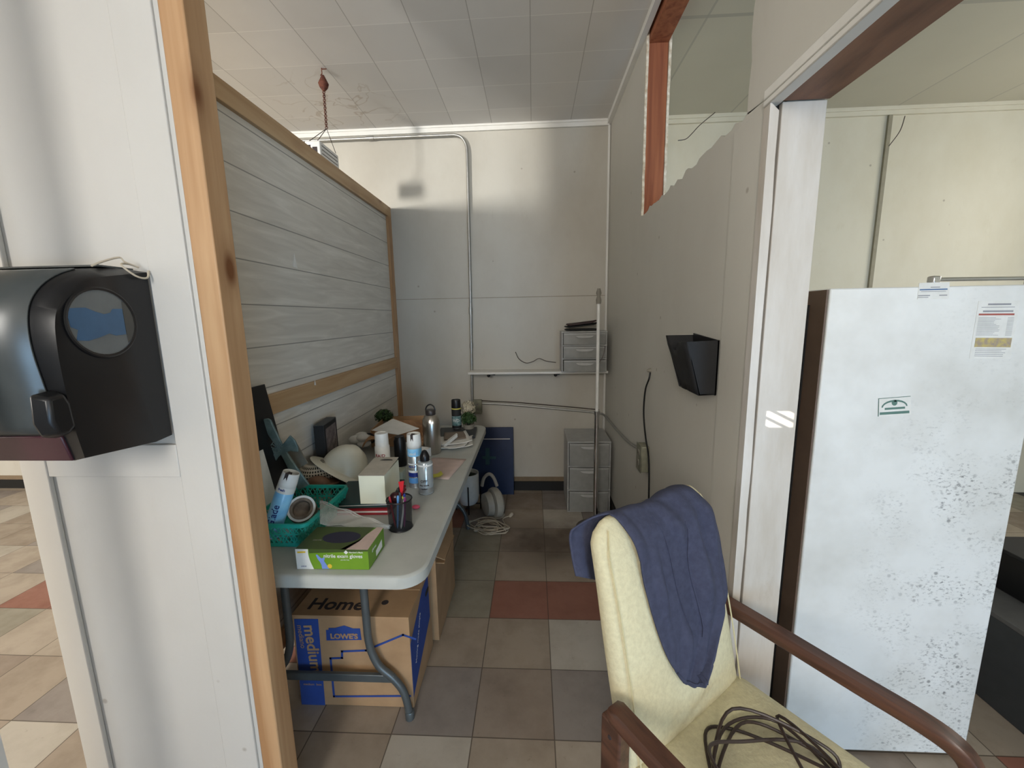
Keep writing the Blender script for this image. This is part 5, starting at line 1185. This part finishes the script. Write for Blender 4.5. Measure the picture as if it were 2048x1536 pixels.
# ------------------------------------------------------------------ under and beyond the table
q = AY(937, 1005, 3.10); t = thing('planter', 'white cylinder planter with dark plant on a slim black stand', 'planter', (q.x, 3.10, 0)); zq = q.z; ztop = AY(937, 945, 3.10).z; r = .088
b = B(); b.lathe([(r*.72, zq), (r*.90, zq+.02), (r, zq+.06), (r*1.02, ztop), (r*.94, ztop), (r*.92, ztop-.03)], (q.x, 3.10, 0), 32); make('pot', b, M['white'], t)
b = B(); b.lathe([(r*.92, ztop-.03), (r*.3, ztop-.02)], (q.x, 3.10, 0), 24); make('soil', b, M['darkleaf'], t)
for a in (-80, 10, 100, 190):
    x, y = q.x+(r+.010)*math.cos(R_(a)), 3.10+(r+.010)*math.sin(R_(a))
    b = B(); b.tube([(x, y, .0), (x, y, zq+.17)], .0055, 6); make('stand_leg', b, M['black'], t)
b = B(); b.tube([(q.x-r-.01, 3.1, zq-.006), (q.x+r+.01, 3.1, zq-.006)], .005, 6); b.tube([(q.x, 3.1-r-.01, zq-.006), (q.x, 3.1+r+.01, zq-.006)], .005, 6); make('stand_cross', b, M['black'], t)
rs = random.Random(3)
for k in range(16):
    a = rs.uniform(0, 6.28); hgt = rs.uniform(.14, .26); out = rs.uniform(.05, .13)
    b = B(); w_ = rs.uniform(.012, .02)
    def lf(u, v, a=a, hgt=hgt, out=out, w_=w_):
        rr_ = .02+out*u**1.6; ww = w_*math.sin(math.pi*min(.98, u*.85+.12))*(v-.5)*2
        return (q.x+rr_*math.cos(a)-ww*math.sin(a), 3.1+rr_*math.sin(a)*.8+ww*math.cos(a), ztop-.02+hgt*math.sin(u*1.9)/.95)
    b.grid(lf, 8, 2); make('leaf', b, M['darkleaf'], t, recalc=False)
# blue board leaning on the wall
t = thing('blue_board', 'tall navy blue board with faint cross mark leaning on the rear wall', 'board', (-.40, 3.42, 0))
zt_ = AY(1000, 856, 3.43).z; xr_ = AY(1027, 920, 3.41).x
b = B(); b.prism([(-.66, 3.38, .0), (xr_, 3.38, .0), (xr_, 3.445, zt_), (-.66, 3.445, zt_)], (0, .018, 0)); make('board', b, M['bluepanel'], t, bevel=.002)
def bb(px, py): p = AY(px, py, 3.40); f = p.z/zt_; p = AY(px, py, 3.38+.065*f); return (p.x, p.y-.0012, p.z)
b = B(); b.prism([bb(945, 877.5), bb(1020, 877), bb(1020, 878.5), bb(945, 879)], (0, .0005, 0)); make('white_line', b, M['paper'], t)
b = B(); b.prism([bb(971, 896), bb(979, 896), bb(979, 929), bb(971, 929)], (0, .0005, 0)); b.prism([bb(965, 912), bb(992, 913), bb(992, 918), bb(965, 918)], (0, .0004, 0)); make('cross_mark', b, M['tealmark'], t)
# white round heater with looped handle
hx = AY(990, 1000, 3.0); t = thing('round_heater', 'white round portable heater with looped tube handle on the floor', 'heater', (hx.x, 3.0, 0))
zc_ = AY(990, 1005, 3.0).z
HT2 = TR((hx.x, 3.0, zc_), 0, 90, 0) @ ROT(0, 0, 0)
HT2 = Matrix.Translation((hx.x, 3.0, zc_)) @ ROT(0, 0, 28) @ ROT(0, 90, 0)
b = B(); b.lathe([(.045, .030), (.075, .036), (.112, .026), (.120, 0), (.112, -.024), (.09, -.03)], (0, 0, 0), 36, HT2); make('housing', b, plain('yellowed_white', (.42, .40, .34), .45), t)
b = B()
for r_ in (.03, .045, .06, .075, .09): b.tube([HT2 @ Vector((r_*math.cos(2*math.pi*k/28), r_*math.sin(2*math.pi*k/28), .038)) for k in range(28)], .0035, 5, cyc=True)
make('grille', b, plain('yellowed_grille', (.34, .32, .27), .5), t)
b = B(); b.lathe([(.055, -.03), (.095, -.04), (.085, -.085), (.04, -.095)], (0, 0, 0), 30, HT2); make('motor_cover', b, plain('yellowed_white', (.38, .36, .31), .45), t)
b = B(); b.tube(cat_rom([AY(964, 972, 2.99), AY(968, 956, 2.99), AY(978, 948, 2.99), AY(987, 955, 2.99), AY(994, 972, 2.99)], 6), .013, 10); make('handle', b, plain('yellowed_white', (.36, .34, .30), .5), t)
b = B(); b.lathe([(.06, 0), (.065, .006), (.02, .02), (.016, .05)], (hx.x+.01, 2.99, .001), 24); make('foot', b, plain('yellowed_white', (.38, .36, .31), .45), t)
# cream cord tangle
cc_ = on(978, 1060, 0.0); rs = random.Random(11); ctrl = []
for k in range(46):
    a = k*1.25+rs.uniform(-.4, .4); r_ = rs.uniform(.03, .135)
    ctrl.append((cc_.x+r_*math.cos(a)*1.25, cc_.y+.02+r_*math.sin(a), .008+rs.uniform(0, .03)))
e1 = AZ(1022, 1030, .035); ctrl += [(e1.x-.06, e1.y-.04, .02), (e1.x, e1.y, .03)]
t = thing('cord_tangle', 'cream power cord tangled on the floor before the white heater', 'cord', (cc_.x, cc_.y, 0))
b = B(); b.tube(cat_rom(ctrl, 6), .0038, 6); make('cable', b, M['whitecord'], t)
b = B(); b.lathe([(.006, -.02), (.012, -.01), (.013, .012), (.008, .02)], (0, 0, 0), 12, along(e1, (.6, .4, .5))); make('plug', b, M['whitecord'], t)
b = B(); b.ball((cc_.x-.09, cc_.y-.03, .014), .014, 2, (1.4, 1, .8)); make('connector', b, M['whitecord'], t)
# brown hoop under the table
q = on(872, 1062, 0); b = B(); ctrl = []
for k in range(48): a = k*2*math.pi/24; ctrl.append((q.x-.04+(.085+.006*math.sin(k*.7))*math.cos(a), q.y+(.10+.006*math.cos(k*.5))*math.sin(a), .012+.006*(k//24)+.006*math.sin(a+1)))
b.tube(cat_rom(ctrl, 3), .007, 8); tag(make('coiled_hose', b, plain('rusty_orange_cord', (.20, .07, .03), .6)), 'coiled rusty orange cord on the floor under the table', 'cord')
#PART5
